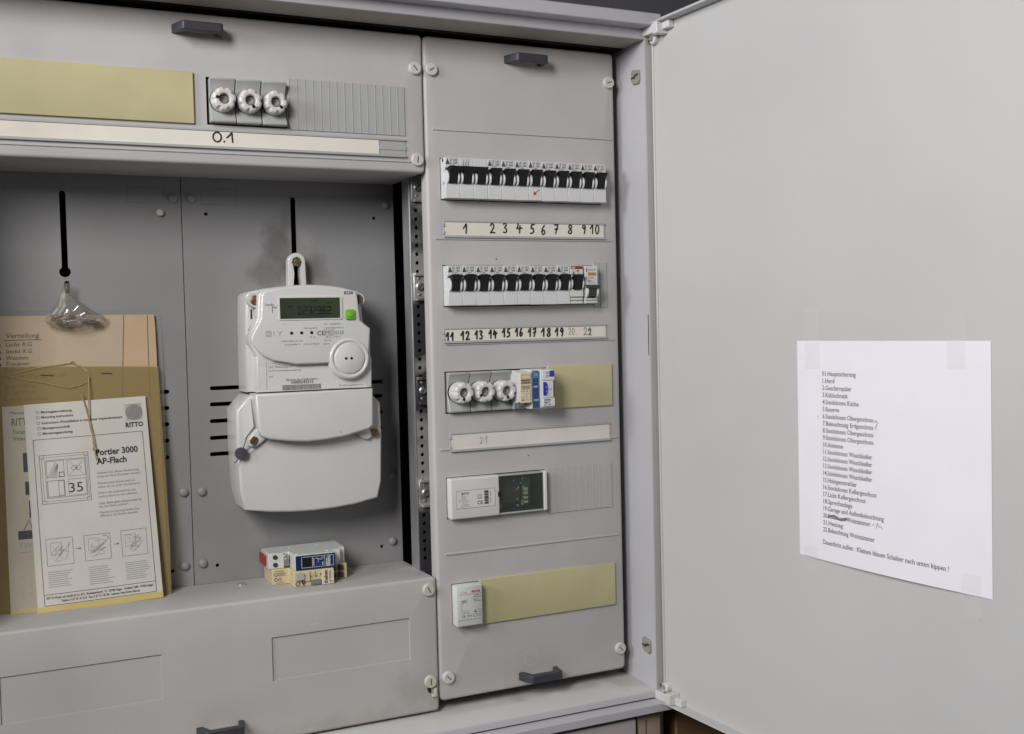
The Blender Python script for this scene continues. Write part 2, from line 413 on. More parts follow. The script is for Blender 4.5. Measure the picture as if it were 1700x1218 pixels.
# door catches on the side wall
for z in (-35.5, -730):
    T = lambda a, b, c, z=z: (262-c, -a, z+b)
    k = MB(T).plate([(25.5, 7), (28.5, 9.5), (41.5, 7.5), (43, 5), (43, -6), (40, -9), (29, -7.5), (26, -4)], [[(30, -2), (30, 2), (36, 3.5), (43.5, 2.5), (43.5, 0), (37, -.8), (34, -3)]][:0], 3, 3).build('door_catch', M['catch'], cab, .5)
    MB(T).prism([(26, .8), (33, 1.2), (35, 3.2), (42.6, 3.4), (42.4, 1.2), (37, .4), (34, -2.2), (30, -1.2), (26, -1.6)], 2.5, 3.3).build('catch_slot', M['dark'], k)

# mounting plates of the two meter places
def slot(x0, x1, z, h=4.6): return rrect(x0, x1, z-h/2, z+h/2, h/2, 4)
holesL = [rrect(-383.7, -377.4, -268, -174.5, 3, 4), rrect(-382, -376.5, -286, -272, 2.5, 3)]
kb = [( -383.7, -174.5-3)]
bulb = [(-383.7, -257.5), (-386.2, -260), (-386.6, -263), (-385, -266.5), (-381, -268.3), (-377, -267), (-374.8, -263.5), (-375.2, -260), (-377.4, -257.5)]
holesL[0] = [(-377.4, -177.6), (-378.3, -175.4), (-380.5, -174.5), (-382.8, -175.4), (-383.7, -177.6)]+bulb
holesL += [slot(-325, -276.5-.65*i, z) for i, z in enumerate((-397.1, -415.5, -433.8, -452.2, -471.2))]
holesL += [circ(-280.3, -600.7, 2.1, 10)]
pl = MB(F(104)).plate(rrect(-517, -257.0, -640, -140), holesL, 0, 1.5).build('mounting_plate', M['plateL'], cab)
holesR = [rrect(-132.2, -126.2, -278, -174.8, 2.8, 4)]
holesR += [slot(-232.0-.6*i, -180, z) for i, z in enumerate((-395.5, -414, -433.2, -452.5, -471.2))]
holesR += [slot(-70, -24.6-.55*i, z) for i, z in enumerate((-396.4, -414.1, -434, -453.3, -471.1))]
holesR += [circ(x, z, 2.1, 10) for x, z in ((-229.5, -196.6), (-30, -197.4), (-230.2, -599.7), (-31.8, -599.5))]
pr = MB(F(104)).plate(rrect(-256.1, -4.9, -640, -140), holesR, 0, 1.5).build('mounting_plate', M['plate'], cab)
for p_, L in ((pl, ((-265.3, -180.5), (-264.9, -512.2), (-266.4, -596.2))), (pr, ((-245.6, -180), (-14.9, -181.7), (-244.9, -513.2), (-15.9, -511.5), (-246.4, -595.7), (-17.6, -594.3)))):
    for x, z in L:
        MB(F(104)).lathe(x, z, [(5.3, 0), (5.2, 1.2), (4.5, 2.6), (3, 3.6), (1.2, 4.1)], 20).build('rivet', M['plateL'], p_, ang=60)
for p_, (a, b, c, d) in ((pl, (-314.6, -275, -185.8, -167.6)), (pr, (-234.2, -195, -186, -166.8))):
    MB(F(104)).frame(a, b, c, d, .5, .1).build('knockout_outline', M['printg'], p_)
MB(F(104)).lathe(-280.2, -196.4, [(3.8, 0), (4, 3.5), (3.4, 4.6), (1.5, 5)], 16).build('plastic_plug', M['screwp'], pl)
# mounting rail between the meter place and the right-hand cover
hz = [-183.5-10.3*i for i in range(42)]
rail = MB(F(40)).plate(rrect(-5.5, 8.5, -650, -150), [circ(.9, z, 2.4, 10) for z in hz], 0, 2, 0).build('mounting_rail', M['galv'], cab)
MB().box(-7.6, -5.7, -650, -150, -64, -40).build('rail_side', M['alu'], rail, .4)
for z in (-168, -284, -406.5, -528):
    k = MB(F(40)).box(-4.8, 8.8, z-16.5, z+16.5, .2, 2.2).box(-4.8, 9.5, z+13, z+16.6, 2, 6).box(-3, 9.5, z-16.6, z-13.4, 2, 6).build('rail_clamp', M['galv'], cab, .5)
    MB(F(40)).lathe(2.3, z+.5, [(4.6, 2.2), (4.6, 4.4), (3.8, 5)], 18).build('clamp_screw', M['metal'], k)
    MB(F(40)).hexa([(-.9, z-3, 4.9), (.1, z-3.6, 4.9), (5.5, z+4, 4.9), (4.6, z+4.6, 4.9)], [(-.9, z-3, 5.1), (.1, z-3.6, 5.1), (5.5, z+4, 5.1), (4.6, z+4.6, 5.1)]).build('screw_slot', M['dark'], k)
    for dz in (10, -9): MB(F(40)).lathe(1.5, z+dz, [(1.9, 2.2), (1.9, 2.6), (1, 3)], 10).build('clamp_stud', M['metal'], k)
MB(lambda a, b, c: (a, c, b)).tube([(8, -380, 190), (14, -405, 175), (26, -425, 185), (20, -470, 190), (24, -520, 200)], 3.2, 8).build('cable', M['black'], cab)
MB(lambda a, b, c: (a, c, b)).tube([(30, -300, 200), (22, -380, 200), (34, -440, 190), (28, -560, 190)], 3, 8).build('cable', M['dark'], cab)

# door
MB(D).box(0, 790, -800, 28, -1.6, 0).build('door', M['door'], cab, .4)
door = bpy.data.objects['door']
MB(D).box(.2, 790, -792.2, -790.4, 0.05, 14).build('door_lip', M['door'], door, .5)
MB(D).box(.2, 790, 18.8, 20.6, 0.05, 14).build('door_lip', M['door'], door, .5)
MB(D).box(788, 789.8, -790, 18.7, 0.05, 14).build('door_lip', M['door'], door, .5)
# flange that stiffens the hinge side
MB(D).prism([(.0, 14.8), (3.0, 14.8), (3.0, -788), (.0, -788)], -1.2, 2.4, 1.4, 3).build('door_edge', M['door'], door)
for sg, z0, nm in ((1, -790.3, 'hinge'), (-1, 18.7, 'hinge')):
    T = lambda a, b, c, sg=sg, z0=z0: D(a, z0+sg*b, c)
    h = MB(T).box(-5, 26, 0.1, 10.5, .2, 13).build(nm, M['meter'], door, 1.0)
    MB(T).box(21, 29.5, 0.1, 13.5, .2, 15.5).build('hinge_block', M['meter'], h, .8)
    MB(T).box(29.6, 42, 0.1, 9, .2, 8).build('hinge_foot', M['meter'], h, .8)
    MB(T).lathe(8, 15, [(6, .2), (6, 6), (5.4, 6.8)], 18).build('hinge_lug', M['meter'], h)
    MB(T).lathe(7.2, 15, [(3.4, 6.8), (3.2, 7.4), (1.6, 7.7)], 12).build('hinge_screw', M['metal'], h)
    MB(T).lathe(2, 16.5, [(2, 6.6), (1.9, 7.6)], 10).build('hinge_pin', M['brass'], h)
    MB(lambda a, b, c, T=T: T(a, 10.6+c, 7+b)).lathe(14.5, 0, [(5.2, 0), (5.2, .8), (3.4, 1.8)], 16).build('hinge_screw', M['metal'], h)

# ------------------------------------------------------------------ cover panels
def handle(x0, x1, z, up, par):
    """bow handle: two feet and a bar; up = +1 when the grip opening faces up"""
    c = z; h = 9.4
    mb = MB(F(0))
    prof = [(x0, -.5), (x0+7, 19.5), (x0+9, 21.5), (x1-5, 21.5), (x1-3, 19.5), (x1, -.5), (x1-6, -.5), (x1-8, 13), (x0+13, 13), (x0+7, -.5)]
    mb.prism(prof, c-h/2, c+h/2, 0, Mx=lambda a, b, cc: (a, cc, b))
    return mb.build('handle', M['handle'], par, .9)
def pscrew(x, z, ang, par, m='screwp'):
    s = MB(F(0)).lathe(x, z, [(7.2, -.3), (7.2, 2.8), (6.8, 3.8), (6.2, 4.2)], 28).build('screw', M[m], par)
    ca, sa = math.cos(math.radians(ang)), math.sin(math.radians(ang))
    q = [(x+a*ca-b*sa, z+a*sa+b*ca) for a, b in ((-3.6, -.55), (3.6, -.55), (3.6, .55), (-3.6, .55))]
    MB(F(0)).prism(q, 4.0, 4.35).build('screw_slot', M['dark'], s)
def ridge(x0, x1, z, par): MB(F(0)).prism([(x0, -.3), (x0+.5, 1.3), (x1-.5, 1.3), (x1, -.3)], z-1.0, z+1.0, 0, Mx=lambda a, b, c: (a, c, b)).build('ridge', par.children[0].data.materials[0], par, .3)
def holder(x0, x1, z0, z1, px0, px1, par, pm='cream'):
    h = MB(F(0)).box(x0, x1, z0, z1, -.3, .8).box(x0, x1, z0-.4, z0+2.4, .7, 3.2).box(x0, x1, z1-1.6, z1+.6, .7, 2.4).box(x0-.9, x0+1.3, z0+3, z0+7, .5, 2.6).box(x0-.9, x0+1.3, z1-7, z1-3, .5, 2.6).build('label_holder', M['strip'], par, .4)
    MB(F(0)).box(px0, px1, z0+2.4, z1-1.8, .9, 1.5).build('paper_insert', M[pm], h)
    return h

up = thing('cover_panel', 'upper left grey cover with black handle, above the meter compartment', 'cover panel', (-260, 0, -155))
MB().plate(rrect(-513, -1.2, -156, 0, 5), [rrect(-243.0, -158.6, -114.6, -65.0), rrect(-156.3+1, -26, -113, -62)], 0, 2.5, 3.5, 103).build('cover_plate', M['cover'], up, ang=40)
handle(-276, -224, -18.6, -1, up)
pscrew(-11.2, -38.6, -52, up); pscrew(-11.2, -141.4, 85, up)
h = holder(-513, -24.6, -139.2, -119.8, -513, -56.2, up)
MB(F(0)).box(-56, -24.6, -131.6, -127.0, .7, 1.6).build('rail_rib', M['strip'], h)
mb = MB(F(0)); mb.stroke([(-233.5+4.2*math.cos(a*.698+1.2), -127.3+5*math.sin(a*.698+1.2)) for a in range(10)], 1.7, 1.75)
mb.stroke([(-226.6, -132.0), (-226.0, -131.4)], 1.7, 1.75, 1); mb.stroke([(-223.5, -127.5), (-220.5, -124.8), (-218.3, -122.3), (-218.0, -127), (-217.6, -132)], 1.7, 1.75)
mb.build('handwriting', M['ink'], h)
ridge(-513, -18, -143.6, up)

lo = thing('cover_panel', 'lower left grey cover with two rectangular knock-outs, worn and stained near its bottom', 'cover panel', (-260, 0, -775))
kn = [(-193.4, -35.5, -711, -663.4), (-460.5, -308, -711.5, -664.2)]
MB().plate(rrect(-513, -1.2, -776.5, -620, 5), [rrect(*k) for k in kn], 0, 2.5, 3.5, 103).build('cover_plate', M['cover_low'], lo, ang=40)
for k in kn: MB(F(0)).plate(rrect(k[0]-.2, k[1]+.2, k[2]-.2, k[3]+.2), [], -1.7, 1).build('knockout', M['cover_low'], lo)
pscrew(-11.6, -633.4, -65, lo, 'screwy'); pscrew(-12.3, -740.4, 92, lo, 'screwy')
handle(-276, -226, -752, 1, lo)
MB(F(0)).prism([(-16.5, -745.5), (-14, -743.5), (-11.5, -748), (-11, -753), (-13, -755), (-15.5, -751)], -.5, .35).build('paint_chip', M['black'], lo)
mb = MB(F(0)); mb.stroke([(-150, -655.5), (-146, -654.8), (-141, -655.2)], .9, .06, 3).stroke([(-139, -653), (-136, -652.6)], .5, .06, 1).stroke([(-60, -722), (-57, -721)], .4, .06, 1).stroke([(-330, -650), (-327, -651)], .4, .06, 1); mb.build('scratch', M['screwp'], lo)
MB(F(0)).box(-10.8, -5.2, -758.5, -755.5, -.3, 4).box(-8.2, -5.2, -755.6, -748.5, -.3, 4).build('seal_lug', M['screwy'], lo, .7)
MB(lambda a, b, c: (a, b, -619.9+c)).lathe(-209, 78, [(5, 0), (4.8, 1.6), (3, 2.2)], 16).build('shelf_screw', M['metal'], lo)
for x, y in ((-110, 46), (6-20, 22)): MB(lambda a, b, c: (a, b, -619.95+c)).lathe(x, y, [(1.2, 0), (1.1, .2)], 8).build('shelf_hole', M['dark'], lo)

ri = thing('cover_panel', 'tall right-hand grey cover carrying the breaker rows, handles at top and bottom', 'cover panel', (125, 0, -766))
RH = [rrect(16.6, 228.8, -186.4, -138.2), rrect(16.6, 214.2, -308.9, -260.4), rrect(15.6, 147.5, -432.4, -383.4), rrect(14.0, 141.4, -555.2, -506.2), rrect(17.2, 51, -679.6, -631)]
MB().plate(rrect(0, 250, -766.5, 0, 6), RH, 0, 2.5, 3.5, 17).build('cover_plate', M['cover'], ri, ang=40)
handle(101, 152, -19.5, -1, ri); handle(101, 153, -753, 1, ri)
for x, z, a in ((8.6, -38.4, 32), (241.5, -36.5, 18), (10, -739.2, -42), (242, -739.2, -50)): pscrew(x, z, a, ri)
for x0, x1, z in ((8, 245.5, -105.4), (8, 243, -230.2), (17, 243, -351.9), (7, 246, -473.6), (9.5, 245, -595.6)): ridge(x0, x1, z, ri)
def ring(x, z, r, par):
    MB(F(0)).lathe(x, z, [(r+.9, -.02), (r+.4, .07), (r-.4, .07), (r-.9, -.02)], 40, close=False).build('moulding_mark', M['cover'], par)
ring(119, -733, 9.5, ri); ring(-247.5, -36.5, 9, up)
h = holder(18.6, 232.4, -228.6, -209.4, 20.6, 230.4, ri)
mb = MB(F(0))
for s, a, b, zz in (('1', 42.5, 50.5, -213), ('2', 76.5, 84.5, -212), ('3', 93, 100.5, -211.5), ('4', 111, 119.7, -211.5), ('5', 128.4, 136.5, -212), ('6', 143.6, 151, -213), ('7', 160.6, 168.2, -211.6), ('8', 179.6, 188, -211.5), ('9', 199.4, 206.4, -211)):
    hand(mb, s, a, zz-11.2, b-a, 11, 1.75, 1.7)
hand(mb, '10', 211, -222, 14, 11.4, 1.7, 1.7); mb.build('handwriting', M['ink'], h)
h = holder(15.2, 231.6, -352.0+1.6, -333.2, 17.2, 230.4, ri)
mb = MB(F(0))
for s, a, b, z0 in (('11', 17.6, 29, -348), ('12', 36.2, 48.4, -347.2), ('13', 54, 65, -346.8), ('14', 71.8, 83.2, -346.3), ('15', 89.2, 100.6, -345.2), ('16', 106.2, 117, -344.8), ('17', 123.2, 134.8, -345.6), ('18', 140.6, 155, -346), ('19', 159.4, 172.3, -346)):
    hand(mb, s, a, z0, b-a, 9.6, 2.0, 1.7)
mb.build('handwriting', M['ink'], h)
mb = MB(F(0)); hand(mb, '20.', 178, -345, 13.5, 8.6, .6, 1.7); hand(mb, '2', 198.6, -345.8, 6.8, 9, .9, 1.7); hand(mb, '2', 204.6, -346, 7, 8.4, .9, 1.85); hand(mb, '1', 205.4, -345.6, 5, 8.6, 1.2, 2.05)
mb.build('pencil_number', M['printg'], h)
h = holder(19.8, 234, -476.5, -455.2, 21.5, 233, ri, 'pinkstrip')
mb = MB(F(0)); hand(mb, '2', 56.7, -469.4, 5.6, 7.4, .5, 1.7); hand(mb, '1', 63, -469.2, 5.6, 7.6, .5, 1.7); mb.build('pencil_number', M['printg'], h)
MB(F(0)).lathe(85, -253.5, [(.9, 0), (.5, .3)], 8).lathe(121, -488, [(.9, 0), (.5, .3)], 8).lathe(238, -603-0, [(.6, 0), (.4, .2)], 8).build('speck', M['dark'], ri)

# blanking covers
def blank(x0, x1, z0, z1, label, w1=3.0):
    t = thing('blanking_cover', label, 'blanking plate', ((x0+x1)/2, 0, z0), 'yellowed blanking covers')
    MB(F(0)).plate(rrect(x0, x1, z0, z1, .8, 2), [], w1, 1.5, .7, w1+2).build('cover_plate', M['yellow'], t)
    return t
blank(-513, -256.2, -114.8, -61.6, 'long yellowed blank plate on the upper left cover, left of the fuses')
blank(148.0, 237.4, -433.6, -381.8, 'short yellowed blank plate right of the small white timer switch')
blank(52.5, 236.2, -682.6, -629.6, 'long yellowed blank plate beside the small transformer near the bottom')
def ribbed(x0, x1, z0, z1, n, label, m='strip', rb=1.55):
    t = thing('blanking_strip', label, 'blanking plate', ((x0+x1)/2, 0, z0), 'ribbed grey blanking strips')
    MB(F(0)).box(x0, x1, z0, z1, -2, .55).build('backing', M[m], t)
    p = (x1-x0)/n
    proto = None
    for i in range(n):
        if proto is None:
            proto = MB(F(0)).box(x0+.01, x0+p-.01, z0+.1, z1-.1, .5, 1.1).prism([(x0+.1, 1.0), (x0+.3, rb), (x0+.8, rb), (x0+1.1, 1.0)], z0+.2, z1-.2, 0, Mx=lambda a, b, c: (a, c, b)).build('segment', M[m], t)
        else:
            c = proto.copy(); COL.objects.link(c); c.parent = t; c.location = (p*i*S, 0, 0)
    return t
ribbed(-156.2, -24.8, -115.2, -60.4, 15, 'ribbed grey snap-off blanking strip right of the three upper fuses')
ribbed(145.3, 234.6, -560.3, -505.3, 10, 'ribbed grey snap-off blanking strip right of the bell transformer window', 'stripp', 1.35)
t = thing('blanking_strip', 'narrow plain grey blanking strip at the right end of the second breaker row', 'blanking plate', (224, 0, -312))
MB(F(0)).box(215.2, 223.6, -312, -257, -1, 1.2).build('segment', M['strip'], t, .3); MB(F(0)).box(224.1, 233.8, -312, -257, -1, 1.2).build('segment', M['strip'], t, .3)

# ------------------------------------------------------------------ screw-in fuses
def make_fuse(name, label, tall):
    t = thing(name, label, 'fuse holder', (0, 0, 0))
    prof = [(-23.2, -6), (-23.2, 7), (-22, 8.2)]+[(v, .8+7.6*(abs(v)/21)**1.9) for v in (-20.5, -17, -13, -9, -5, 0, 5, 9, 13, 17, 20.5)]+[(21.6, 9), (23.2, 8.4), (23.2, -6)]
    MB(F(0)).prism(prof, -13.05, 13.05, 0, Mx=lambda a, b, c: (c, a, b)).build('base', M['grey'], t, .8, ang=25)
    MB(F(0)).lathe(0, 0, [(13.0, 1), (13.0, 3.6)], 28).build('collar', M['black'], t)
    H = 22 if tall else 17
    c = MB(F(0)).lathe(0, 0, [(12.4, 3.6), (12.6, 4.4), (12.6, H*.4, .1), (12.5, H*.46, .5), (12.4, H-4.2, .9), (12.1, H-2.6, 1.5), (11.5, H-1.2, 2.0), (10.7, H-.4, 1.8), (9.8, H-.05, 1.0), (8.8, H, .2), (6.4, H, 0), (5.8, H-.3, 0), (5.5, H-1.2, 0), (5.3, H-4, 0), (5.1, H-11, 0)], 98, 7, .3).build('screw_cap', M['porc'], t, ang=48)
    MB(F(0)).lathe(0, 0, [(5.25, H-7.5), (4.6, H-6.2), (3.6, H-5.0), (2.4, H-4.8), (2.0, H-6.5)], 20).build('fuse_window', M['porcdk'], c)
    MB(F(0)).prism([(5.1, -1.1), (7.6, -1.8), (8.8, -1.3), (9.3, 0), (8.8, 1.3), (7.6, 1.8), (5.1, 1.1)], H-3, H+.12).build('key_slot', M['black'], c)
    return t
FU = make_fuse('fuse_holder', '', False); FR = make_fuse('fuse_holder', '', True)
FU['group'] = 'screw-in fuses'; FR['group'] = 'screw-in fuses'
def place_fuse(i, proto, loc, ang, label):
    r = proto if i == 0 else dup(proto, loc, label, 'screw-in fuses')
    r.location = [c*S for c in loc]; r['label'] = label
    for c in r.children:
        if c.name.startswith('screw_cap'): c.rotation_euler = (0, -math.radians(ang), 0)
for i, (x, a, s) in enumerate(((-227.2, 172, 'leftmost'), (-200.2, -68, 'middle'), (-173.2, -48, 'rightmost'))):
    place_fuse(i, FU, (x, 0, -89.6), a, s+' of the three porcelain screw fuses above the 0.1 strip')
for i, (x, a, s) in enumerate(((31.2, -98, 'leftmost'), (58.2, -150, 'middle'), (85.2, -88, 'rightmost'))):
    place_fuse(i, FR, (x, 0, -407.8), a, s+' of the three porcelain screw fuses on the right-hand cover')

# ------------------------------------------------------------------ breakers
def body_pole(mb, u=0):
    mb.box(u-8.62, u+8.62, 11.2, 23, -6, 14).box(u-8.62, u+8.62, -23, -6.2, -6, 14).box(u-8.62, u+8.62, -6.3, 11.3, -6, 6.5).box(u-8.4, u-3, 8.2, 11.4, 6, 12)
    for sgn in (-1, 1):
        p = [(.4+8.6*math.cos(a), 10+8.8*math.sin(a)) for a in [2*math.pi*i/20 for i in range(20)]]
        a, b = (5.5, 7.5) if sgn > 0 else (-7.5, -5.5)
        mb.prism(p, u+a, u+b, 0, Mx=lambda x, y, c: (c, x, y))
def pole_toggle(u=0):
    mb = MB(F(0))
    mb.hexa([(u-5.9, 10.8, 6), (u+5.9, 10.8, 6), (u+5, -6, 6), (u-5, -6, 6)], [(u-5.3, 11.0, 21.0), (u+5.3, 11.0, 21.0), (u+4.6, -6.4, 16.5), (u-4.6, -6.4, 16.5)])
    mb.hexa([(u-6.9, 12.0, 17), (u+6.9, 12.0, 17), (u+5.2, 4.8, 17.0), (u-5.2, 4.8, 17.0)], [(u-6.9, 12.2, 23), (u+6.9, 12.2, 23), (u+5.0, 5.4, 20.2), (u-5.0, 5.4, 20.2)])
    return mb
def pole_print(mb, u, a, b):
    mb.fan([(u-8.4, 15.2), (u-3.0, 15.2), (u-5.7, 22)], 14.08)
    mb.text(a, u-1.8, 19.2, 2.6, 14.08, wd=8.2, bold=.03); mb.text(b, u-1.8, 16.0, 2.6, 14.08, wd=8.4, bold=.03)
    mb.rect(u-.6, u+3.2, 14.3, 15.0, 14.08).rect(u-1.8, u+6.6, 12.0, 13.4, 14.08); mb.rect(u-2.75, u-2.4, 11.6, 22, 14.08)
    mb.text('BBC', u-8.2, 9.0, 2.0, 12.1, wd=5, bold=.04)
def make_breaker(a, b, name='circuit_breaker'):
    t = thing(name, '', 'circuit breaker', (0, 0, 0))
    mb = MB(F(0)); body_pole(mb); mb.build('body', M['white'], t, .45)
    pole_toggle().build('toggle', M['black'], t, .5)
    mb = MB(F(0)); pole_print(mb, 0, a, b); mb.build('printed_label', M['printb'], t)
    return t
ZR1, ZR2 = -162.0, -284.5
tp = thing('three_pole_breaker', 'three-pole breaker with one joined black toggle, at the left end of the top row', 'circuit breaker', (0, 0, 0), 'breakers in the top row')
mb = MB(F(0))
for u in (-17.5, 0, 17.5): body_pole(mb, u)
mb.build('body', M['white'], tp, .45)
for u in (-17.5, 0, 17.5): pole_toggle(u).build('toggle', M['black'], tp, .5)
MB(F(0)).hexa([(-24, 12.2, 15), (24, 12.2, 15), (23, 6.5, 14), (-23, 6.5, 14)], [(-24, 12.4, 24), (24, 12.4, 24), (23, 7, 21), (-23, 7, 21)]).build('handle_tie', M['black'], tp, .5)
mb = MB(F(0)); pole_print(mb, -17.5, 'S 163', 'L 16A'); mb.text('1 3 5', -4, 19.5, 2, 14.08, wd=8)
for k in (-3, 0, 3): mb.stroke([(k, 18.5), (k-1.2, 15), (k+.6, 13.8), (k+.2, 12)], .8, 14.08, 3)
mb.build('printed_label', M['printb'], tp)
MB(F(0)).lathe(0, 0, [(.1, 0), (.1, .1)], 4)
sideT = lambda a, b, c: (-26.13-c, -a, b)
for v, r in ((20.5, 2.2), (-5.8, 2.1)): MB(sideT).lathe(6.5, v, [(r, -.1), (r, .12)], 12).build('rivet_hole', M['grey'] if v < 0 else M['dark'], tp)
tp.location = (43.8*S, 0, ZR1*S)
bk = make_breaker('S 161', 'L 16A')
used = False
NM = ['', '', 'two', 'three', 'four', 'five', 'six', 'seven', 'eight', 'nine', 'ten', 'eleven', 'twelve', 'thirteen', 'fourteen', 'fifteen', 'sixteen', 'seventeen', 'eighteen', 'nineteen']
POS = ['second', 'third', 'fourth', 'fifth', 'sixth', 'seventh', 'eighth', 'ninth', 'rightmost']
POS2 = ['leftmost']+POS[:8]
for i in range(9):
    n = i+2; x = 17.6+52.6+17.53*(i+.5)
    lab = '%s breaker of the top row, black toggle, above the handwritten number %s' % (POS[i], NM[n])
    if i == 0: r = bk; r.location = (x*S, 0, ZR1*S); r['label'] = lab; r['group'] = 'breakers in the top row'
    else: r = dup(bk, (x, 0, ZR1+random.uniform(-.3, .3)), lab, 'breakers in the top row')
    if n == 5:
        r['label'] = 'white single-pole breaker marked with a small red arrow, above the handwritten 5'
        mb = MB(F(0)); ORG[r.name] = (0, 0, 0)
        mb.stroke([(5.0, -10.5), (-1.5, -15.2)], 1.1, 14.1, 1); mb.fan([(-3.2, -16.8), (-1.6, -11.8), (1.6, -16.4)], 14.12)
        mb.build('red_arrow', M['redink'], r)
for i in range(9):
    n = i+11; x = 17.2+17.53*(i+.5)
    dup(bk, (x, 0, ZR2+random.uniform(-.25, .25)), '%s breaker of the second row, black toggle, above the handwritten number %s' % (POS2[i], NM[n]), 'breakers in the second row')
# the two newer breakers at the end of the second row
nb = thing('circuit_breaker', 'breaker with a red stripe across its top, above the pencilled 20', 'circuit breaker', (0, 0, 0), 'breakers in the second row')
mb = MB(F(0)); mb.box(-8.62, 8.62, 9, 23, -6, 14.6).box(-8.62, 8.62, -14.5, -5.5, -6, 14.6).box(-8.62, 8.62, -5.6, 9.1, -6, 7)
mb.box(-8.62, 8.62, -23, -14.4, -6, 11).box(-8.62, 8.62, -18.5, -15.8, 10, 13.4).box(-8.62, 8.62, -22.8, -19.8, 10, 13.4)
for a, b in ((6.7, 8.5), (-8.5, -6.7)): mb.prism([(1.6+8.2*math.cos(2*math.pi*i/20), 10.2+8.2*math.sin(2*math.pi*i/20)) for i in range(20)], a, b, 0, Mx=lambda x, y, c: (c, x, y))
mb.build('body', M['white2'], nb, .45)
pole_toggle().build('toggle', M['black'], nb, .5)
MB(F(0)).box(-8.3, 8.2, 18.6, 22.4, 14.5, 14.72).build('red_stripe', M['red'], nb)
mb = MB(F(0)); mb.text('ABB', -7.2, 19.3, 2.3, 14.8, wd=5, bold=.03); mb.build('logo', M['white'], nb)
mb = MB(F(0)); mb.fan([(-6.8, 11), (-1.8, 11), (-4.3, 16.8)], 14.66).rect(0, 3.5, 15.6, 17.6, 14.66).rect(1, 5.6, 13.4, 14, 14.66).rect(3.6, 7.2, 9.6, 11.6, 14.66); mb.build('printed_label', M['printg'], nb)
nb.location = (184.2*S, 0, ZR2*S)
ob = thing('circuit_breaker', 'breaker with an orange label and low grey toggle, right end of the second row', 'circuit breaker', (0, 0, 0), 'breakers in the second row')
mb = MB(F(0)); mb.box(-8.7, 8.7, -.5, 22.6, -6, 14.8).box(-8.7, 8.7, -23, -16, -6, 12).box(-8.7, 8.7, -16.2, -.4, -6, 8)
mb.box(-8.2, 8.2, -18.6, -16.6, 11, 14.2).box(-8.2, 8.2, -22.4, -20.2, 11, 14.2)
for a, b in ((5.6, 8.2), (-8.2, -5.6)): mb.prism([(-8.5+8.2*math.cos(2*math.pi*i/20), 11+8.0*math.sin(2*math.pi*i/20)) for i in range(20)], a, b, 0, Mx=lambda x, y, c: (c, x, y))
mb.build('body', M['white2'], ob, .45)
MB(F(0)).hexa([(-5, -2, 8), (5, -2, 8), (4.6, -14, 8), (-4.6, -14, 8)], [(-5.2, -2, 20), (5.2, -2, 20), (4.6, -14.4, 17.5), (-4.6, -14.4, 17.5)]).box(-8.4, 8.6, -4.6, -.8, 16, 21.5).build('toggle', M['handle'], ob, .6)
MB(F(0)).box(-4.6, 6.6, 10.8, 14.6, 14.7, 14.95).build('orange_label', M['orange'], ob)
mb = MB(F(0)); mb.rect(-4.6, 6.4, 17.2, 18.2, 14.9).rect(-7.4, -5.6, 15.4, 19.6, 14.9).text('C40N', -4.4, 7.3, 2.2, 14.9, wd=8).rect(-4.4, -.6, 3.8, 5, 14.9).rect(-4.4, 5, 1.8, 2.2, 14.9).text('C60', -3.6, 11.6, 2, 15.02, wd=8); mb.build('printed_label', M['printg'], ob)
ob.location = (204.2*S, 0, ZR2*S)

# ------------------------------------------------------------------ devices in the third row of the right-hand cover
dv = thing('relay_module', 'cream-fronted module with black printed lettering, right of the three lower fuses', 'relay', (104, 0, -431))
MB(F(0)).prism([(-6, -431), (9, -431), (11, -430), (13, -424), (24, -422), (28, -421), (28, -388), (14, -386), (12, -385), (-6, -385)], 97.6, 113.2, 0, Mx=lambda a, b, c: (c, b, a)).build('body', M['white2'], dv, .5)
MB(F(0)).box(98.2, 112.6, -422.4, -386.6, 28.1, 30).build('front_label', M['creaml'], dv, .4)
mb = MB(F(0)); mb.frame(99.2, 111.4, -394.5, -389.6, .35, 30.05).text('0000', 99, -400.2, 3.0, 30.05, wd=12.6, bold=.04).rect(99, 111.6, -396.7, -395.2, 30.05)
for k in range(3): mb.rect(99+k*.3, 111.2-k*.5, -403.2-k*1.7, -402.4-k*1.7, 30.05)
mb.text('10 0 1', 99, -409.6, 1.8, 30.05, wd=12); mb.frame(105.5, 110.8, -419.5, -411.5, .35, 30.05).rect(99, 103, -419.6, -418.4, 30.05).stroke([(99.6, -417), (101, -415.8), (102.6, -416)], .4, 30.05, 2); mb.build('printed_label', M['print'], dv)
MB(F(0)).box(98.4, 101, -430.5, -424.5, 9, 13).box(103, 111.6, -430.5, -424.5, 9, 12).build('terminal', M['printg'], dv, .3)
dv = thing('relay_module', 'narrow blue glossy module between the cream one and the white timer', 'relay', (118, 0, -431))
MB(F(0)).prism([(-6, -431), (24, -430.5), (27.5, -429), (28.5, -420), (28.5, -395), (27.5, -386), (24, -384.4), (-6, -384)], 113.6, 123.6, 0, Mx=lambda a, b, c: (c, b, a)).build('body', M['white2'], dv, .5)
MB(F(0)).box(114.2, 122.4, -429, -385.4, 28.4, 29.4).build('front_face', M['blue'], dv, .4)
for a, b in ((-405.5, -402.6), (-421.2, -418.4)): MB(F(0)).box(114.2, 122.4, a, b, 29.3, 29.7).build('pale_band', M['bluelt'], dv)
MB(F(0)).box(114.2, 122.4, -394, -386, 29.3, 29.55).build('top_label', M['bluelt'], dv)
mb = MB(F(0)); mb.text('18', 117, -391, 1.8, 29.7, wd=3.4).rect(116, 120.6, -404.4, -403.6, 29.8).rect(116, 121.5, -420.2, -419.4, 29.8); mb.build('printed_label', M['white'], dv)
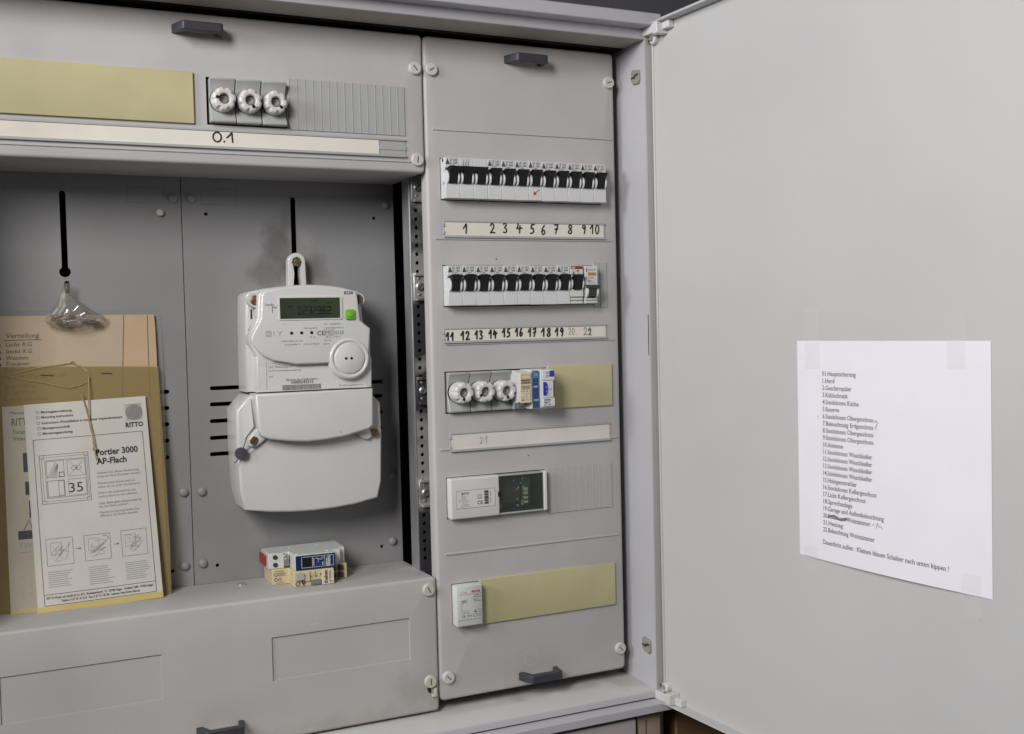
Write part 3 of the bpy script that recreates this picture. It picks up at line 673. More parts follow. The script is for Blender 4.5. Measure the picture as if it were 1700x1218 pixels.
dv = thing('timer_switch', 'white timer module with blue thumbwheel and blue corner, beside the yellowed blank', 'timer', (134, 0, -431))
MB(F(0)).prism([(-6, -431.4), (24, -431), (31, -428.6), (31, -385), (24, -384.2), (-6, -384)], 124.0, 141.5, 0, Mx=lambda a, b, c: (c, b, a)).build('body', M['white2'], dv, .6)
MB(F(0)).box(125.6, 141.4, -427.6, -418.2, 31, 33).box(125.6, 140, -417.8, -397.4, 31, 32.6).box(125.6, 141.4, -397, -385.4, 31, 33).build('front_face', M['white'], dv, .5)
MB(F(0)).box(134.6, 140.8, -392.8, -385.8, 33, 34).build('blue_cap', M['bluev'], dv, .4)
MB(F(0)).prism([(126.4, -414.5), (129.6, -414.5), (131.2, -411), (131.6, -406.4), (131.2, -402), (129.6, -399), (126.4, -399)], 32, 34.4, .6, 2).build('thumbwheel', M['bluev'], dv)
mb = MB(F(0)); mb.text('0', 128.6, -406, 2, 34.6).text('2', 128.6, -410.6, 2, 34.6); mb.build('wheel_digits', M['white'], dv)
mb = MB(F(0)); mb.text('theben', 127.4, -420.8, 1.9, 33.15, wd=8.5, bold=.04).text('Elpa 8', 127.4, -423.6, 1.7, 33.15, wd=7, bold=.03).rect(127.4, 130.6, -426, -425.2, 33.15).rect(132.6, 136, -426, -425.2, 33.15).text('C 16A', 133, -408.2, 1.6, 32.75, wd=5)
for zz in (-388.2, -392.2): mb.stroke(circ(132, zz, 1.3, 10), .5, 33.15, 1, True)
mb.build('printed_label', M['print'], dv)
MB(F(0)).box(140.1, 141.6, -416.5, -398.5, 26, 32).build('side_slot', M['dark'], dv)

# bell transformer with window
rt = thing('bell_transformer', 'white rectangular device with a smoked window showing its circuit board', 'transformer', (78, 0, -555))
MB(F(0)).prism(rrect(15.2, 77.4, -554.6, -507.0, 2.2), -8, 10, 2.0, 3).build('housing', M['meter'], rt)
MB(F(0)).box(136.2, 140.8, -554.4, -507.2, -8, 9.5).build('end_frame', M['meter'], rt, 1.2)
for a, b in ((-509.2, -507.4), (-554.4, -552.4)): MB(F(0)).box(77.5, 136.1, a, b, -8, 8).build('window_edge', M['grey'], rt, .4)
MB(F(0)).box(135.2, 136.1, -552.3, -509.3, -20, 6).box(77.5, 78.4, -552.3, -509.3, -20, 6).box(78.4, 135.2, -552.3, -551.4, -20, 5).box(78.4, 135.2, -510.2, -509.3, -20, 5).build('dark_liner', M['black'], rt)  # black walls added so the space behind the window looks unlit
b = MB(F(0)).box(77.5, 136.1, -552.3, -509.3, -24, -20).build('circuit_board', M['dark'], rt)
MB(F(0)).box(82, 112, -545, -513, -19.8, -6).build('transformer_core', M['dark'], b, 1)
MB(F(0)).box(114, 126, -549, -514, -19.8, -8).build('terminal_strip', M['pcb'], b, .4)
mb = MB(F(0)); random.seed(3)
for k in range(4): mb.box(116, 121, -530-k*5.2, -527.2-k*5.2, -7.8, -4)
for k in range(16):
    x = random.uniform(102, 120); z = random.uniform(-550, -512); mb.box(x, x+1.4, z, z+2, -7.9, -5)
mb.build('solder_pins', M['screwp'], b)
MB(F(0)).lathe(84, -547, [(3, -10), (3, -5), (2, -4.6)], 14).build('capacitor', M['grey'], b)
MB(F(0)).box(77.6, 136.0, -552.2, -509.4, 6.4, 8.0).build('window', M['window'], rt)
MB(F(0)).box(75.2, 77.9, -532.5, -526.5, 7, 10.4).build('window_catch', M['black'], rt, .3)
MB(F(0)).box(22.2, 71.4, -542.4, -521.4, 10, 10.15).build('rating_plate', M['meterl'], rt)
mb = MB(F(0)); mb.frame(22.2, 71.4, -542.4, -521.4, .35, 10.2).text('RITTO', 28.6, -526.4, 2.5, 10.2, wd=9.5, bold=.04)
for k, (s, a) in enumerate((('TWIN-BUS', 27.5), ('Netzgerät', 29), ('Art. Nr. 4573/01', 25), ('230 V~  50 Hz  18VA', 25), ('24 V  0.8A', 30), ('D-35708 Haiger', 28.6), ('Made in Germany', 28))): mb.text(s, a, -529-1.9*k, 1.15, 10.2, sx=.9)
mb.text('CE', 48.5, -539, 4, 10.2, wd=7, bold=.02).frame(49, 54.4, -532.6, -527.6, .35, 10.2).frame(50.2, 53.2, -531.4, -528.8, .35, 10.2)
for k in range(14): mb.rect(57.6, 63, -539.4+k*1.15, -538.7+k*1.15+.4*(k % 3 == 0)+.25*(k % 2), 10.2)
mb.text('0045 0081', 66.2, -538.5, 1.8, 10.2, rot=math.pi/2, wd=14); mb.build('printed_label', M['print'], rt)

# small transformer near the bottom
gt = thing('bell_transformer', 'small pale grey transformer module at the lower left, beside the long yellowed blank', 'transformer', (34, 0, -679))
MB(F(0)).prism(rrect(18.2, 50.2, -678.8, -632, .8, 2), -8, 13.4, 1.0, 2).build('housing', M['white2'], gt)
MB(F(0)).box(18.5, 49.9, -671.8, -670.8, 13.35, 13.7).build('groove_rib', M['grey'], gt)
mb = MB(F(0)); mb.text('GROTHE', 36.5, -640.4, 2.2, 13.5, wd=11, bold=.06).text('GT 3148', 22, -640.4, 1.6, 13.5, wd=8.6); mb.rect(21, 49.4, -642.2, -641.8, 13.5); mb.build('logo', M['redink'], gt)
mb = MB(F(0))
for k, (a, b, zz) in enumerate(((40, 46, -643.6), (38.5, 48.5, -645.6), (38.5, 45, -648.6), (39, 48.6, -650.6))): mb.rect(a, b, zz-.5, zz+.3, 13.5)
mb.rect(24, 30, -650, -648.6, 13.5).rect(24, 30, -651.8, -650.8, 13.5).rect(24, 24.4, -661, -652, 13.5).rect(31, 31.3, -656, -646, 13.5).frame(24, 27.4, -664.4, -660.4, .35, 13.5).stroke(circ(31, -662.6, 1.7, 10), .4, 13.5, 1, True).stroke(circ(47, -662.4, 2, 12), .4, 13.5, 1, True).fan([(39, -664), (43.6, -664), (41.3, -660.4)], 13.5)
mb.text('CE', 24, -668.6, 2.6, 13.5, wd=4.4, bold=.02).frame(38.4, 44.2, -668.8, -665.6, .5, 13.5).stroke(circ(47.2, -667.4, 1.6, 10), .4, 13.5, 1, True).text('K+', 31.5, -668.4, 2.4, 13.5, wd=5, bold=.03); mb.build('printed_label', M['printg'], gt)

# ------------------------------------------------------------------ electricity meter
mt = thing('electricity_meter', 'white electronic electricity meter with a dark display and a green button', 'electricity meter', (-130, 104, -538))
arc = lambda x0, x1, z0, zt, n=9: [(x1+(x0-x1)*i/(n-1), z0+(zt-z0)*(1-(2*i/(n-1)-1)**2)) for i in range(n)]
MB(F(0)).prism([(-199.2, -399.6), (-61.3, -399.6), (-61.8, -322), (-63.6, -291), (-66, -287.4)]+arc(-194, -66, -286.8, -280.2)[1:-1]+[(-194, -287.4), (-197, -291), (-198.4, -322)], -103.6, -58, 3, 4).build('base_housing', M['meter'], mt, ang=50)
fr = [(-191, -372), (-170, -372.5), (-130, -373), (-90, -372.5), (-60.5, -372), (-59.6, -331), (-72, -321), (-74.5, -291), (-77.5, -287)]+arc(-184, -77.5, -286.8, -280.3)[1:-1]+[(-184, -287), (-187.5, -292), (-189, -317), (-198.6, -337.5), (-198.4, -345), (-191.5, -357)]
MB(F(0)).prism(fr, -60, -38.2, 2.5, 4).build('front_housing', M['meter'], mt, ang=50)
dt = [(-186.5, -358), (-174.4, -364.5), (-148.6, -369.7), (-110, -369.5), (-64.5, -366), (-61.5, -331), (-73.5, -321.3), (-76, -291), (-79, -287.6)]+arc(-182.5, -79, -287.6, -281.2)[1:-1]+[(-182.5, -287.8), (-185.6, -292), (-187.2, -317.3), (-198.2, -337.8), (-197.8, -344)]
MB(F(0)).prism(dt, -45, -31.5, 2.6, 4).build('display_cover', M['meter'], mt, ang=50)
MB(F(0)).prism([(-192, -399.4), (-59.6, -399.4), (-59, -366), (-61, -360), (-188, -356), (-191.5, -360)], -60, -38.6, 1.4, 3).build('label_panel', M['meter'], mt, ang=50)
MB(F(0)).plate([(-181.6, -396.6), (-65.8, -399.0), (-66, -372), (-108, -372.6), (-144, -372.4), (-167, -369.0), (-180.6, -365.6)], [], -38.4, .2).build('name_plate', M['meterl'], mt)
# display
MB(F(0)).plate(rrect(-167.6, -94.2, -320.3, -293.4, 2), [rrect(-165.6, -97.0, -318.6, -295.4, .8, 2)], -30.6, 1.4, .5).build('display_frame', M['meter'], mt)
ld = MB(F(0)).plate(rrect(-166, -96.6, -319, -295), [], -31.7, .2) if False else MB(F(0)).box(-165.8, -96.8, -318.8, -295.2, -31.45, -31.1)
ld = ld.build('display', M['lcd'], mt)
SEG = {'0': 'abcdef', '2': 'abged', '3': 'abgcd', '6': 'afgedc'}
def seg7(mb, c, x, z, wd, h, t, w_):
    y = {'a': (x, x+wd, z+h-t, z+h), 'g': (x, x+wd, z+h/2-t/2, z+h/2+t/2), 'd': (x, x+wd, z, z+t), 'f': (x, x+t, z+h/2+t/2, z+h-t), 'b': (x+wd-t, x+wd, z+h/2+t/2, z+h-t), 'e': (x, x+t, z+t, z+h/2-t/2), 'c': (x+wd-t, x+wd, z+t, z+h/2-t/2)}
    for s in SEG[c]: mb.rect(*y[s], w_)
mbf, mbd = MB(F(0)), MB(F(0))
for i, c in enumerate('0232362'): seg7(mbd if i < 4 else mbf, c, -145.4+5.6*i, -314.2, 4.3, 9.2, .95 if i < 4 else 1.1, -31.0)
mbd.rect(-157, -150, -305.6, -304.4, -31.0).rect(-160, -159, -316, -314, -31).rect(-131, -122, -299.5, -298.6, -31)
mbf.rect(-112, -109, -302, -301, -31.0).rect(-107.5, -106, -302, -301, -31.0)
mbd.build('faint_digits', M['lcdd'], ld); mbf.build('digits', M['lcdf'], ld)
bt = MB(F(0)).prism(rrect(-91.4, -79.6, -320.9, -309.0, 2.4), -32, -29.0, 1.2, 3).build('button', M['green'], mt)
MB(F(0)).lathe(-85.5, -315, [(3.8, -29.1), (3.5, -28.2), (2, -27.6)], 18).build('button_dome', M['green'], bt)
# optical port
op = MB(F(0)).lathe(-87.6, -364.8, [(24.6, -39), (24.4, -34.5), (23.4, -31.6), (21.6, -30.2), (19.6, -30.4), (18.6, -31.8), (18.0, -31.8), (17.4, -30.4), (16.6, -29.8)], 56).build('optical_port', M['meter'], mt, ang=50)
for x in (-92, -85.5): MB(F(0)).lathe(x, -364.7, [(1.6, -29.9), (1.6, -29.65)], 14).build('sensor_hole', M['black'], op)
for x in (-153.3, -141.9, -130.5): MB(F(0)).lathe(x, -334.5, [(1.8, -31.7), (1.8, -31.3)], 14).build('pulse_lamp', M['black'], mt)
# hanger
hk = MB(F(0)).plate([(-141.6, -284), (-140.6, -254)]+[(-130.3+10.4*math.cos(math.radians(a)), -252+11*math.sin(math.radians(a))) for a in range(170, 0, -17)]+[(-120.2, -254), (-119.4, -284)],
    [[(-135.6, -282), (-133.8, -266), (-134.6, -258), (-136.4, -252), (-134.6, -247.4), (-130.4, -245.6), (-126.2, -247.4), (-124.4, -252), (-126, -258), (-126.8, -266), (-125.2, -282)]], -88.5, 12, 1.2).build('hanger', M['meter'], mt, ang=40)
MB(F(0)).lathe(-130.4, -251, [(5.6, -99), (5.6, -93), (4.6, -91)], 18).build('hanger_washer', M['metal'], hk)
MB(F(0)).lathe(-130.4, -250.6, [(3.8, -91), (3.8, -88), (2.6, -86.6), (1, -86.2)], 18).build('hanger_screw', M['brass'], hk)
def mscrew(x, z, w_, r, ang, par):
    s = MB(F(0)).lathe(x, z, [(r, w_-2), (r, w_), (r*.85, w_+.5)], 22).build('sealing_screw', M['brass'], par)
    ca, sa = math.cos(math.radians(ang)), math.sin(math.radians(ang))
    MB(F(0)).prism([(x+a*ca-b*sa, z+a*sa+b*ca) for a, b in ((-r*.85, -.5), (r*.85, -.5), (r*.85, .5), (-r*.85, .5))], w_+.4, w_+.62).build('screw_slot', M['dark'], s)
for x, a in ((-188.6, 20), (-70, 85)):
    MB(F(0)).lathe(x, -297.2, [(8.6, -60), (8.2, -50), (7.4, -48), (6.7, -48.4)], 24).build('screw_boss', M['meter'], mt)
    mscrew(x, -297.2, -48, 5.7, a, mt)
    MB(F(0)).box(x-4.4, x-1.8, -318, -306.5, -58.2, -57.0).build('key_slot', M['dark'], mt, .6)
MB(F(0)).prism([(-195.5, -292), (-190, -289.5), (-189, -317), (-194, -327), (-196.5, -331)], -58.1, -57.2).build('corner_recess', M['meterl'], mt, .3)
# terminal cover
tc = [(-61, -403), (-47, -418.5), (-46, -455), (-48, -510), (-53, -530), (-80, -535), (-105, -537.2), (-130, -538), (-155, -537.2), (-180, -535), (-207, -530.4), (-212, -510), (-214, -455), (-213.2, -418.5), (-199, -403)]
MB(F(0)).prism(tc, -103.6, -48, 3, 4).build('terminal_cover', M['meter'], mt, ang=50)
tl = [(-196, -400.6), (-193.4, -438), (-190.6, -447), (-181, -451.5), (-160, -455), (-139.6, -457), (-117.4, -456.2), (-94.8, -453.6), (-66, -447.2), (-61, -442.6), (-60.4, -400.6)]
MB(F(0)).prism(tl, -60, -31.5, 3.2, 5).build('terminal_lid', M['meter'], mt, ang=50)
MB(F(0)).hexa([(-207, -421, -48.2), (-198, -406, -48.2), (-196.5, -437, -48.2), (-206.6, -452, -48.2)], [(-207, -421, -47.6), (-198, -406, -46.2), (-196, -437, -44.0), (-206.6, -452, -47.6)]).build('shoulder', M['meter'], mt)
for sx in (0, 1):
    mir = (lambda p: [(-260-2.5-x if sx else x, z) for x, z in p])
    er = MB(F(0)).prism(mir([(-188, -434), (-203.6, -452), (-203, -457.6), (-198.5, -460.4), (-193, -459.4), (-176, -447)]), -49, -43, 1.6, 2).build('screw_ear', M['meter'], mt, ang=50)
    mscrew(-196.2 if not sx else -66.3+9.8, -452.8, -42.8, 4.9, 40 if not sx else 52, mt)
mb = MB(F(0)); mb.text('E230', -91.7, -291.8, 3.2, -31.35, wd=10.6, bold=.03).text('Landis', -181.6, -303.6, 2.6, -31.35, wd=9.4).text('Gyr', -173.4, -306.6, 2.4, -31.35, wd=5).rect(-174.2, -173.7, -311.8, -304, -31.35).text('+', -168.6, -304.4, 2, -31.35)
mb.text('CE', -124.2, -337.6, 5, -31.35, wd=8.4, bold=.01).text('10000242515', -154, -391.2, 3.6, -38.2, wd=25.4, bold=.01).text('Eigentum des Netzbetreibers', -159.6, -387.4, 2.0, -38.2, wd=36.6)
mb.build('printed_text', M['print'], mt)
mb = MB(F(0)); mb.text('MID', -114.6, -337.4, 5, -31.35, wd=9.6).frame(-115.6, -104.4, -338.2, -331.4, .3, -31.35).text('0120', -103.4, -337.2, 4.4, -31.35, wd=10)
mb.frame(-182, -176, -337.8, -331.6, .4, -31.35).frame(-180.6, -177.4, -336.4, -333, .4, -31.35).stroke([(-173, -337), (-173, -331.6)], .5, -31.35, 1).stroke([(-166.6, -338), (-166.6, -334.4), (-170, -331.6)], .4, -31.35, 1).stroke([(-166.6, -334.5), (-163.4, -331.6)], .4, -31.3, 1)
for s, a, zz, wd in (('ZMR120ACd.S1CS', -165, -344.2, 24), ('3x230/400 V', -161.4, -348, 17.6), ('0,25-5(100) A', -140, -348, 18), ('1000 imp/kWh', -139, -330.2, 14.6), ('Kl. A', -132.6, -340.2, 6), ('Nr.  76268952', -115.6, -326, 18.8), ('DE 07 MI005 PTB 015', -115.4, -330.4, 22), ('-40°C...+70°C', -115.4, -340.6, 18), ('50 Hz', -116.4, -344.2, 8), ('2015', -117.4, -348.4, 7), ('T1', -162.6, -325.4, 2.6)): mb.text(s, a, zz, 1.7, -31.35, wd=wd)
for s, a, zz, wd in (('1.8.0  Wirkenergie +A', -178.6, -372.8, 27), ('16.7.0 momentane Leistung', -178.6, -376.6, 36), ('W/T', -178.6, -383.4, 5), ('Kh 250 imp/kWh (+A)', -98.4, -396.6, 28)): mb.text(s, a, zz, 1.9, -38.2, wd=wd)
x = -163.8; random.seed(5)
while x < -119.6:
    ww = random.choice((.5, .8, 1.2)); mb.rect(x, x+ww, -398.0, -392.4, -38.2); x += ww+random.choice((.35, .5))
mb.stroke([(-181.4, -396.4), (-180.6, -366), (-167, -369.3), (-144, -372), (-108, -372)], .35, -38.15, 1).build('fine_print', M['printg'], mt)
MB(F(0)).prism([(-101.2, -446.4), (-100.4, -447.6), (-99.4, -449), (-99.8, -449.2), (-100.8, -448.2)], -31.6, -31.3).build('scuff', M['printg'], mt)

sl = thing('lead_seal', 'dark lead seal hanging by a wire from the meter terminal cover', 'seal', (-211, 40, -466))
MB(F(46)).lathe(-211, -466, [(6.2, 0), (6.8, 1.4), (6.8, 4), (6, 5.2), (3, 5.6)], 20).build('seal_disc', M['lead'], sl)
P3 = lambda a, b, c: (a, c, b)
MB(P3).tube([(-209, -461, 42), (-205, -450, 41), (-203, -446, 43)], .55, 6).tube([(-206, -464, 42), (-200, -459.6, 41), (-194, -456.6, 42)], .55, 6).tube([(-214, -471, 43), (-217, -475, 43), (-218.5, -475.6, 43)], .6, 6).build('wire', M['lead'], sl)

# ------------------------------------------------------------------ loose modules on the shelf
ZT = lambda z0, dx=0, dy=0, a=0: (lambda u, v, w_: (dx+u*math.cos(a)-v*math.sin(a), dy+u*math.sin(a)+v*math.cos(a), z0+w_))
lw = thing('din_module', 'cream module with black lettering lying on the shelf beneath the white one', 'relay', (-135, 60, -620))
T0 = ZT(-619.8)
MB(T0).prism([(-178, 98), (-178, 57), (-159, 56), (-158.5, 34), (-113.5, 31.5), (-113, 50), (-93, 49), (-92.5, 97)], 0, 17.4).build('housing', M['creamp'], lw, .6)
TF = lambda u, v, w_: (u, 33.0-(u+158.5)*.0556-w_, v)
MB(TF).box(-157.5, -147.6, -612, -604.5, .3, 3.2).build('slider', M['grey'], lw, .6); MB(TF).box(-147.4, -141.5, -614, -603, .3, 1.2).build('slider_stop', M['creamp'], lw, .3)
MB(TF).box(-140.5, -129, -619, -613, .3, 1.0).build('counter_window', M['printg'], lw, .3)
MB(TF).box(-127.6, -114.2, -619.4, -602.6, .3, 1.8).build('name_label', M['creaml'], lw, .3)
mb = MB(TF); mb.text('theben', -121.5, -618.6, 4.2, 1.9, rot=math.pi/2, wd=15, bold=.03); mb.rect(-119.6, -119, -616, -605, 1.9).rect(-118, -117.4, -613, -604, 1.9).stroke(circ(-117.4, -616.6, 1.1, 8), .5, 1.9, 1, True)
mb.stroke([(-135, -604), (-135, -610), (-137.4, -608)], .6, .7, 1).stroke([(-135, -610), (-132.8, -608)], .6, .7, 1).stroke(circ(-155, -616, 2.2, 12), .8, .7, 1, True).stroke(circ(-148.6, -614.6, 1.6, 10), 1.2, .7, 1, True).rect(-149.2, -148, -619, -616.4, .7)
mb.rect(-140.6, -139.4, -609.6, -608.4, .7).rect(-129.6, -128.8, -609, -606, .7)
TS = lambda u, v, w_: (u, 57.0-(u+178)*.055-w_, v)
mb2 = MB(TS)
for i, (u, v) in enumerate(((-174, -608.4), (-169.6, -608.2), (-165.4, -608), (-174, -614), (-169.6, -614))): mb2.stroke(circ(u, v, 1.7, 10), .5, .5, 1, True)
mb2.rect(-174, -165, -604.6, -604.2, .5).rect(-174, -165, -618, -617.6, .5); mb2.build('terminal_marks', M['pen'], lw)
mb.build('printed_label', M['ink'], lw)
for k in range(2): MB(T0).box(-112.6+9*k, -107+9*k, 46.5-.4*k, 52, 2, 8).box(-112.6+9*k, -107+9*k, 46.5-.4*k, 52, 10, 16).build('terminal_opening', M['dark'], lw, .3)
uw = thing('din_module', 'white module with navy blue printed front and red clip, stacked on the cream one', 'relay', (-135, 60, -602))
T1 = ZT(-602.2, -1, 1, 0)
MB(T1).prism([(-179.5, 97), (-180, 60), (-162.5, 58), (-162.5, 62), (-156, 61.6), (-155.6, 35.5), (-110.5, 33), (-110, 48), (-99.5, 47.4), (-99.5, 56), (-92, 56), (-91.5, 98)], 0, 17.6).build('housing', M['white2'], uw, .6)
TF1 = lambda u, v, w_: (u, 36.4-(u+156)*.0556-w_, v)
MB(TF1).box(-155.8, -111, -601.6, -585.4, .2, 1.4).build('front_label', M['navy'], uw, .3)
mb = MB(TF1); mb.frame(-149.6, -113, -599.6, -587, .45, 1.5).rect(-137.4, -136.9, -599.6, -587, 1.5).rect(-123.4, -123, -599.6, -587, 1.5).rect(-117, -116.6, -599.6, -587, 1.5).text('Eltako', -117.6, -599, 3.4, 1.5, rot=math.pi/2, wd=11, bold=.03).stroke([(-133.6, -589.4), (-126.8, -591.4)], .6, 1.5, 1).stroke([(-131, -589.8), (-130.6, -594)], .5, 1.55, 1).stroke(circ(-125.6, -589.6, 1.2, 8), .4, 1.5, 1, True).rect(-136, -135.2, -598, -589, 1.5).rect(-121.6, -120.8, -598.4, -590, 1.5).rect(-126, -125, -598, -594, 1.5); mb.build('printed_label', M['white'], uw)
MB(TF1).box(-133.4, -127.4, -598.6, -593.4, 1.35, 1.48).build('label_patch', M['blue'], uw)
MB(TF1).box(-148.6, -138.4, -598.6, -588, 1.35, 1.48).build('label_window', M['black'], uw)
MB(T1).box(-183.2, -179.6, 70, 94, 2.5, 14).build('clip', M['red'], uw, 1)
TS1 = lambda u, v, w_: (-1+u, 60.6-(u+180)*.11-w_, v)
for v in (-589, -597.6): MB(TS1).lathe(-172.5, v, [(2.6, .1), (2.6, .8)], 14).build('terminal_hole', M['dark'], uw)
MB(TS1).box(-163.5, -157.4, -599.5, -587, -2.5, 2).build('clamp', M['metal'], uw, .5); MB(TS1).lathe(-160, -593, [(2.6, 2), (2.4, 2.7)], 14).build('clamp_screw', M['metal'], uw)
for u, v in ((-150, 84), (-118, 82), (-152, 42), (-116, 44)): MB(T1).lathe(u, v, [(1.5, 17.5), (1.2, 17.9)], 10).build('rivet', M['paper'], uw)

# ------------------------------------------------------------------ papers in the left meter place
def LP(yb, k): return lambda u, v, w_: (u, yb+k*(v+620)-w_, v)
def Q(q, W, H, yb, k):
    BL, BR, TR, TL = [Vector(p) for p in q]; base = LP(yb, k)
    def T(u, v, w_):
        a, b = u/W, v/H
        p = BL*(1-a)*(1-b)+BR*a*(1-b)+TR*a*b+TL*(1-a)*b
        bow = 1.2*math.sin(math.pi*min(1, max(0, a)))
        return base(p.x, p.y, w_+bow)
    return T
def sheet(mb, W, H, t, nx=6, nz=8):
    vs = [(W*i/nx, H*j/nz, w_) for w_ in (0, t) for j in range(nz+1) for i in range(nx+1)]; n = (nx+1)*(nz+1); fs = []
    for o_ in (0, n): fs += [tuple(o_+j*(nx+1)+i+d for d in (0, 1, nx+2, nx+1)) for j in range(nz) for i in range(nx)]
    ring = [i for i in range(nx+1)]+[j*(nx+1)+nx for j in range(1, nz+1)]+[nz*(nx+1)+i for i in range(nx-1, -1, -1)]+[j*(nx+1) for j in range(nz-1, 0, -1)]
    fs += [(ring[i-1], ring[i], ring[i]+n, ring[i-1]+n) for i in range(len(ring))]
    return mb.add(vs, fs)
pouch = thing('document_pouch', 'olive transparent plastic pouch holding papers on the left mounting plate', 'document pouch', (-365, 90, -620))
MB(LP(86, .055)).prism([(-500, -622), (-286, -625), (-284.5, -560), (-282.6, -330), (-283, -316)]+[(-299.6+17*math.cos(math.radians(a)), -316+17*math.sin(math.radians(a))) for a in (0, 20, 40, 60, 80, 90)]+[(-500, -298)], -1.2, -.6).build('back_film', M['film'], pouch)
card = tag(MB(LP(82, .06)).prism([(-500, -620), (-287.6, -623), (-290, -325), (-290.6, -310), (-400, -309.4), (-500, -309)], -.5, .3).build('manila_card', M['card']), 'tan manila card with handwritten German list, upright inside the pouch', 'card')
def child(mb, name, m, parent): return mb.build(name, m, parent)
child(MB(LP(82, .06)).prism([(-499, -400), (-328, -399), (-323, -311), (-499, -310)], .32, .45), 'list_sheet', M['cardp'], card)
mb = MB(LP(82, .06)); mb.text('Verteilung', -441.8, -332.6, 5.4, .6, wd=32.5, sk=.12).stroke([(-444, -335.2), (-425, -334.8), (-407, -335)], .7, .6, 2)
for s, a, zz, wd in (('Licht KG', -442, -341.4, 25), ('Steckd. K.G.', -442.4, -348.6, 26), ('Waschm.', -442.6, -355.6, 22.4), ('Trockner', -443.6, -361.8, 24), ('Reserve', -443.8, -368, 19), ('Heizung – Pumpe 20 Uhr', -445, -375.4, 62), ('Act. Wohnz.', -445.2, -385.6, 31.5), ('Steckd. Wohnz.', -445.4, -392.2, 31), ('Licht Erdgeschoss', -445.6, -399.4, 42)): mb.text(s, a, zz, 4.3, .6, wd=wd, sk=.15)
for zz in (-341, -348.4, -355.4, -361.8): mb.rect(-449.5, -447, zz, zz+2.6, .6)
mb.build('handwriting', M['pen'], card)
mb = MB(LP(82, .06)); mb.stroke([(-322.7, -310.6), (-325, -350), (-327.9, -405)], .6, .6, 1).stroke([(-298, -310.4), (-298.4, -350), (-298.6, -405)], .6, .6, 1); mb.build('fold_line', M['pen'], card)
child(MB(LP(75, .08)).prism([(-500, -622), (-286.2, -625), (-285, -560), (-288.8, -368), (-330, -366.2), (-400, -363.6), (-500, -361.5)], 0, .5), 'front_pocket', M['vinyl'], pouch)
mb = MB(LP(74.6, .08)); mb.stroke([(-409.2, -372.6), (-397, -373.4)], .9, .6, 1).stroke([(-349, -372.8), (-338.2, -373.8)], .9, .6, 1); mb.build('pocket_slit', M['dark'], pouch)
l2T = LP(71.5, .09)
l2 = tag(MB(l2T).prism([(-447.8, -618), (-400, -618), (-400, -403.6), (-448.1, -404.5)], -.8, .4).build('leaflet', M['leaf2']), 'yellowed leaflet half hidden behind the white mounting instructions', 'leaflet', 'leaflets in the pouch')
mb = MB(l2T); mb.text('RITTO', -439.4, -424.6, 7.4, .5, wd=20).text('Planungs', -440, -412.8, 3, .5, wd=17).text('Türsprech', -439, -433.4, 4, .5, wd=19).text('Video', -438.8, -440.6, 4, .5, wd=13)
mb.rect(-430, -422, -474, -454, .5).rect(-429, -422, -498, -484, .5).rect(-426, -421, -522, -504, .5).rect(-437.6, -420, -544, -535, .5).stroke([(-432, -534), (-426, -524), (-424, -534)], .8, .5, 1); mb.build('printed_text', M['printb'], l2)
mb = MB(l2T); mb.text('TWIN', -437.2, -553.6, 6, .5, wd=20).rect(-437, -424, -558, -557.2, .5)
for k in range(4): mb.rect(-436, -435, -574-9*k, -573-9*k, .5).rect(-428, -427, -574-9*k, -573-9*k, .5)
mb.build('grey_print', M['printl'], l2)
child(MB(l2T).prism([(-447.9, -620.3), (-421.5, -620.3), (-421.5, -616.5), (-447.8, -616)], .42, .6), 'yellow_edge', M['leafy'], l2)
W, H = 124.0, 219.0
lT = Q([(-422.1, -620.0), (-296.2, -618.0), (-304.3, -399.9), (-427.3, -403.4)], W, H, 64, .12)
l1 = tag(sheet(MB(lT), W, H, .5).build('leaflet', M['leaf']), 'white mounting instruction leaflet with a line drawing and the number 35', 'leaflet', 'leaflets in the pouch')
sheet(MB(lambda u, v, w_: lT(u*1.006-.6, v*.03-1.4, w_-.1)), W, H, .9, 6, 2).build('yellow_edge', M['leafy'], l1)
mb = MB(lT)
for k, (s, a, zz, wd) in enumerate((('Montageanweisung', 11, 208.6, 36), ('Mounting instructions', 11, 203.2, 37), ("Instruction d'installation à respecter impérativement", 11, 197, 87), ('Montagevoorschrift', 11.4, 191.4, 32.6), ('Monteringsanvisning', 11.4, 185.8, 35))):
    mb.text(s, a+5.4, zz, 2.6, .7, wd=wd-5.4, bold=.02).stroke(circ(a+2, zz+1.2, 1.5, 10), .4, .7, 1, True)
mb.text('RITTO', 100.6, 186.4, 5, .7, wd=18.6, bold=.04).text('Portier 3000', 67.6, 158.8, 6.6, .7, wd=43.5, bold=.03).text('AP-Flach', 67.6, 149.2, 6.4, .7, wd=31, bold=.03).text('35', 38.6, 122.2, 10.2, .7, wd=13.8)
mb.rect(6.6, 117.8, 180.6, 181.1, .7).rect(6.6, 7.1, 6, 180.6, .7).rect(117.3, 117.8, 6, 180.6, .7).rect(7.1, 117.3, 17, 17.5, .7).rect(7.1, 117.3, 5.6, 6.1, .7)
for s, zz, a, wd in (('RITTO-Werk Loh GmbH & Co. KG · Rodenbacherstr. 15 · 35708 Haiger · Postfach 1280 · 35702 Haiger', 12.4, 9, 106), ('Telefon: 0 27 73 / 8 12-0 · Fax: 0 27 73 / 81 98 · Internet: http://www.ritto.de', 8.4, 22.6, 78)): mb.text(s, a, zz, 2.4, .7, wd=wd, bold=.02)
mb.build('printed_text', M['print'], l1)
mb = MB(lT)
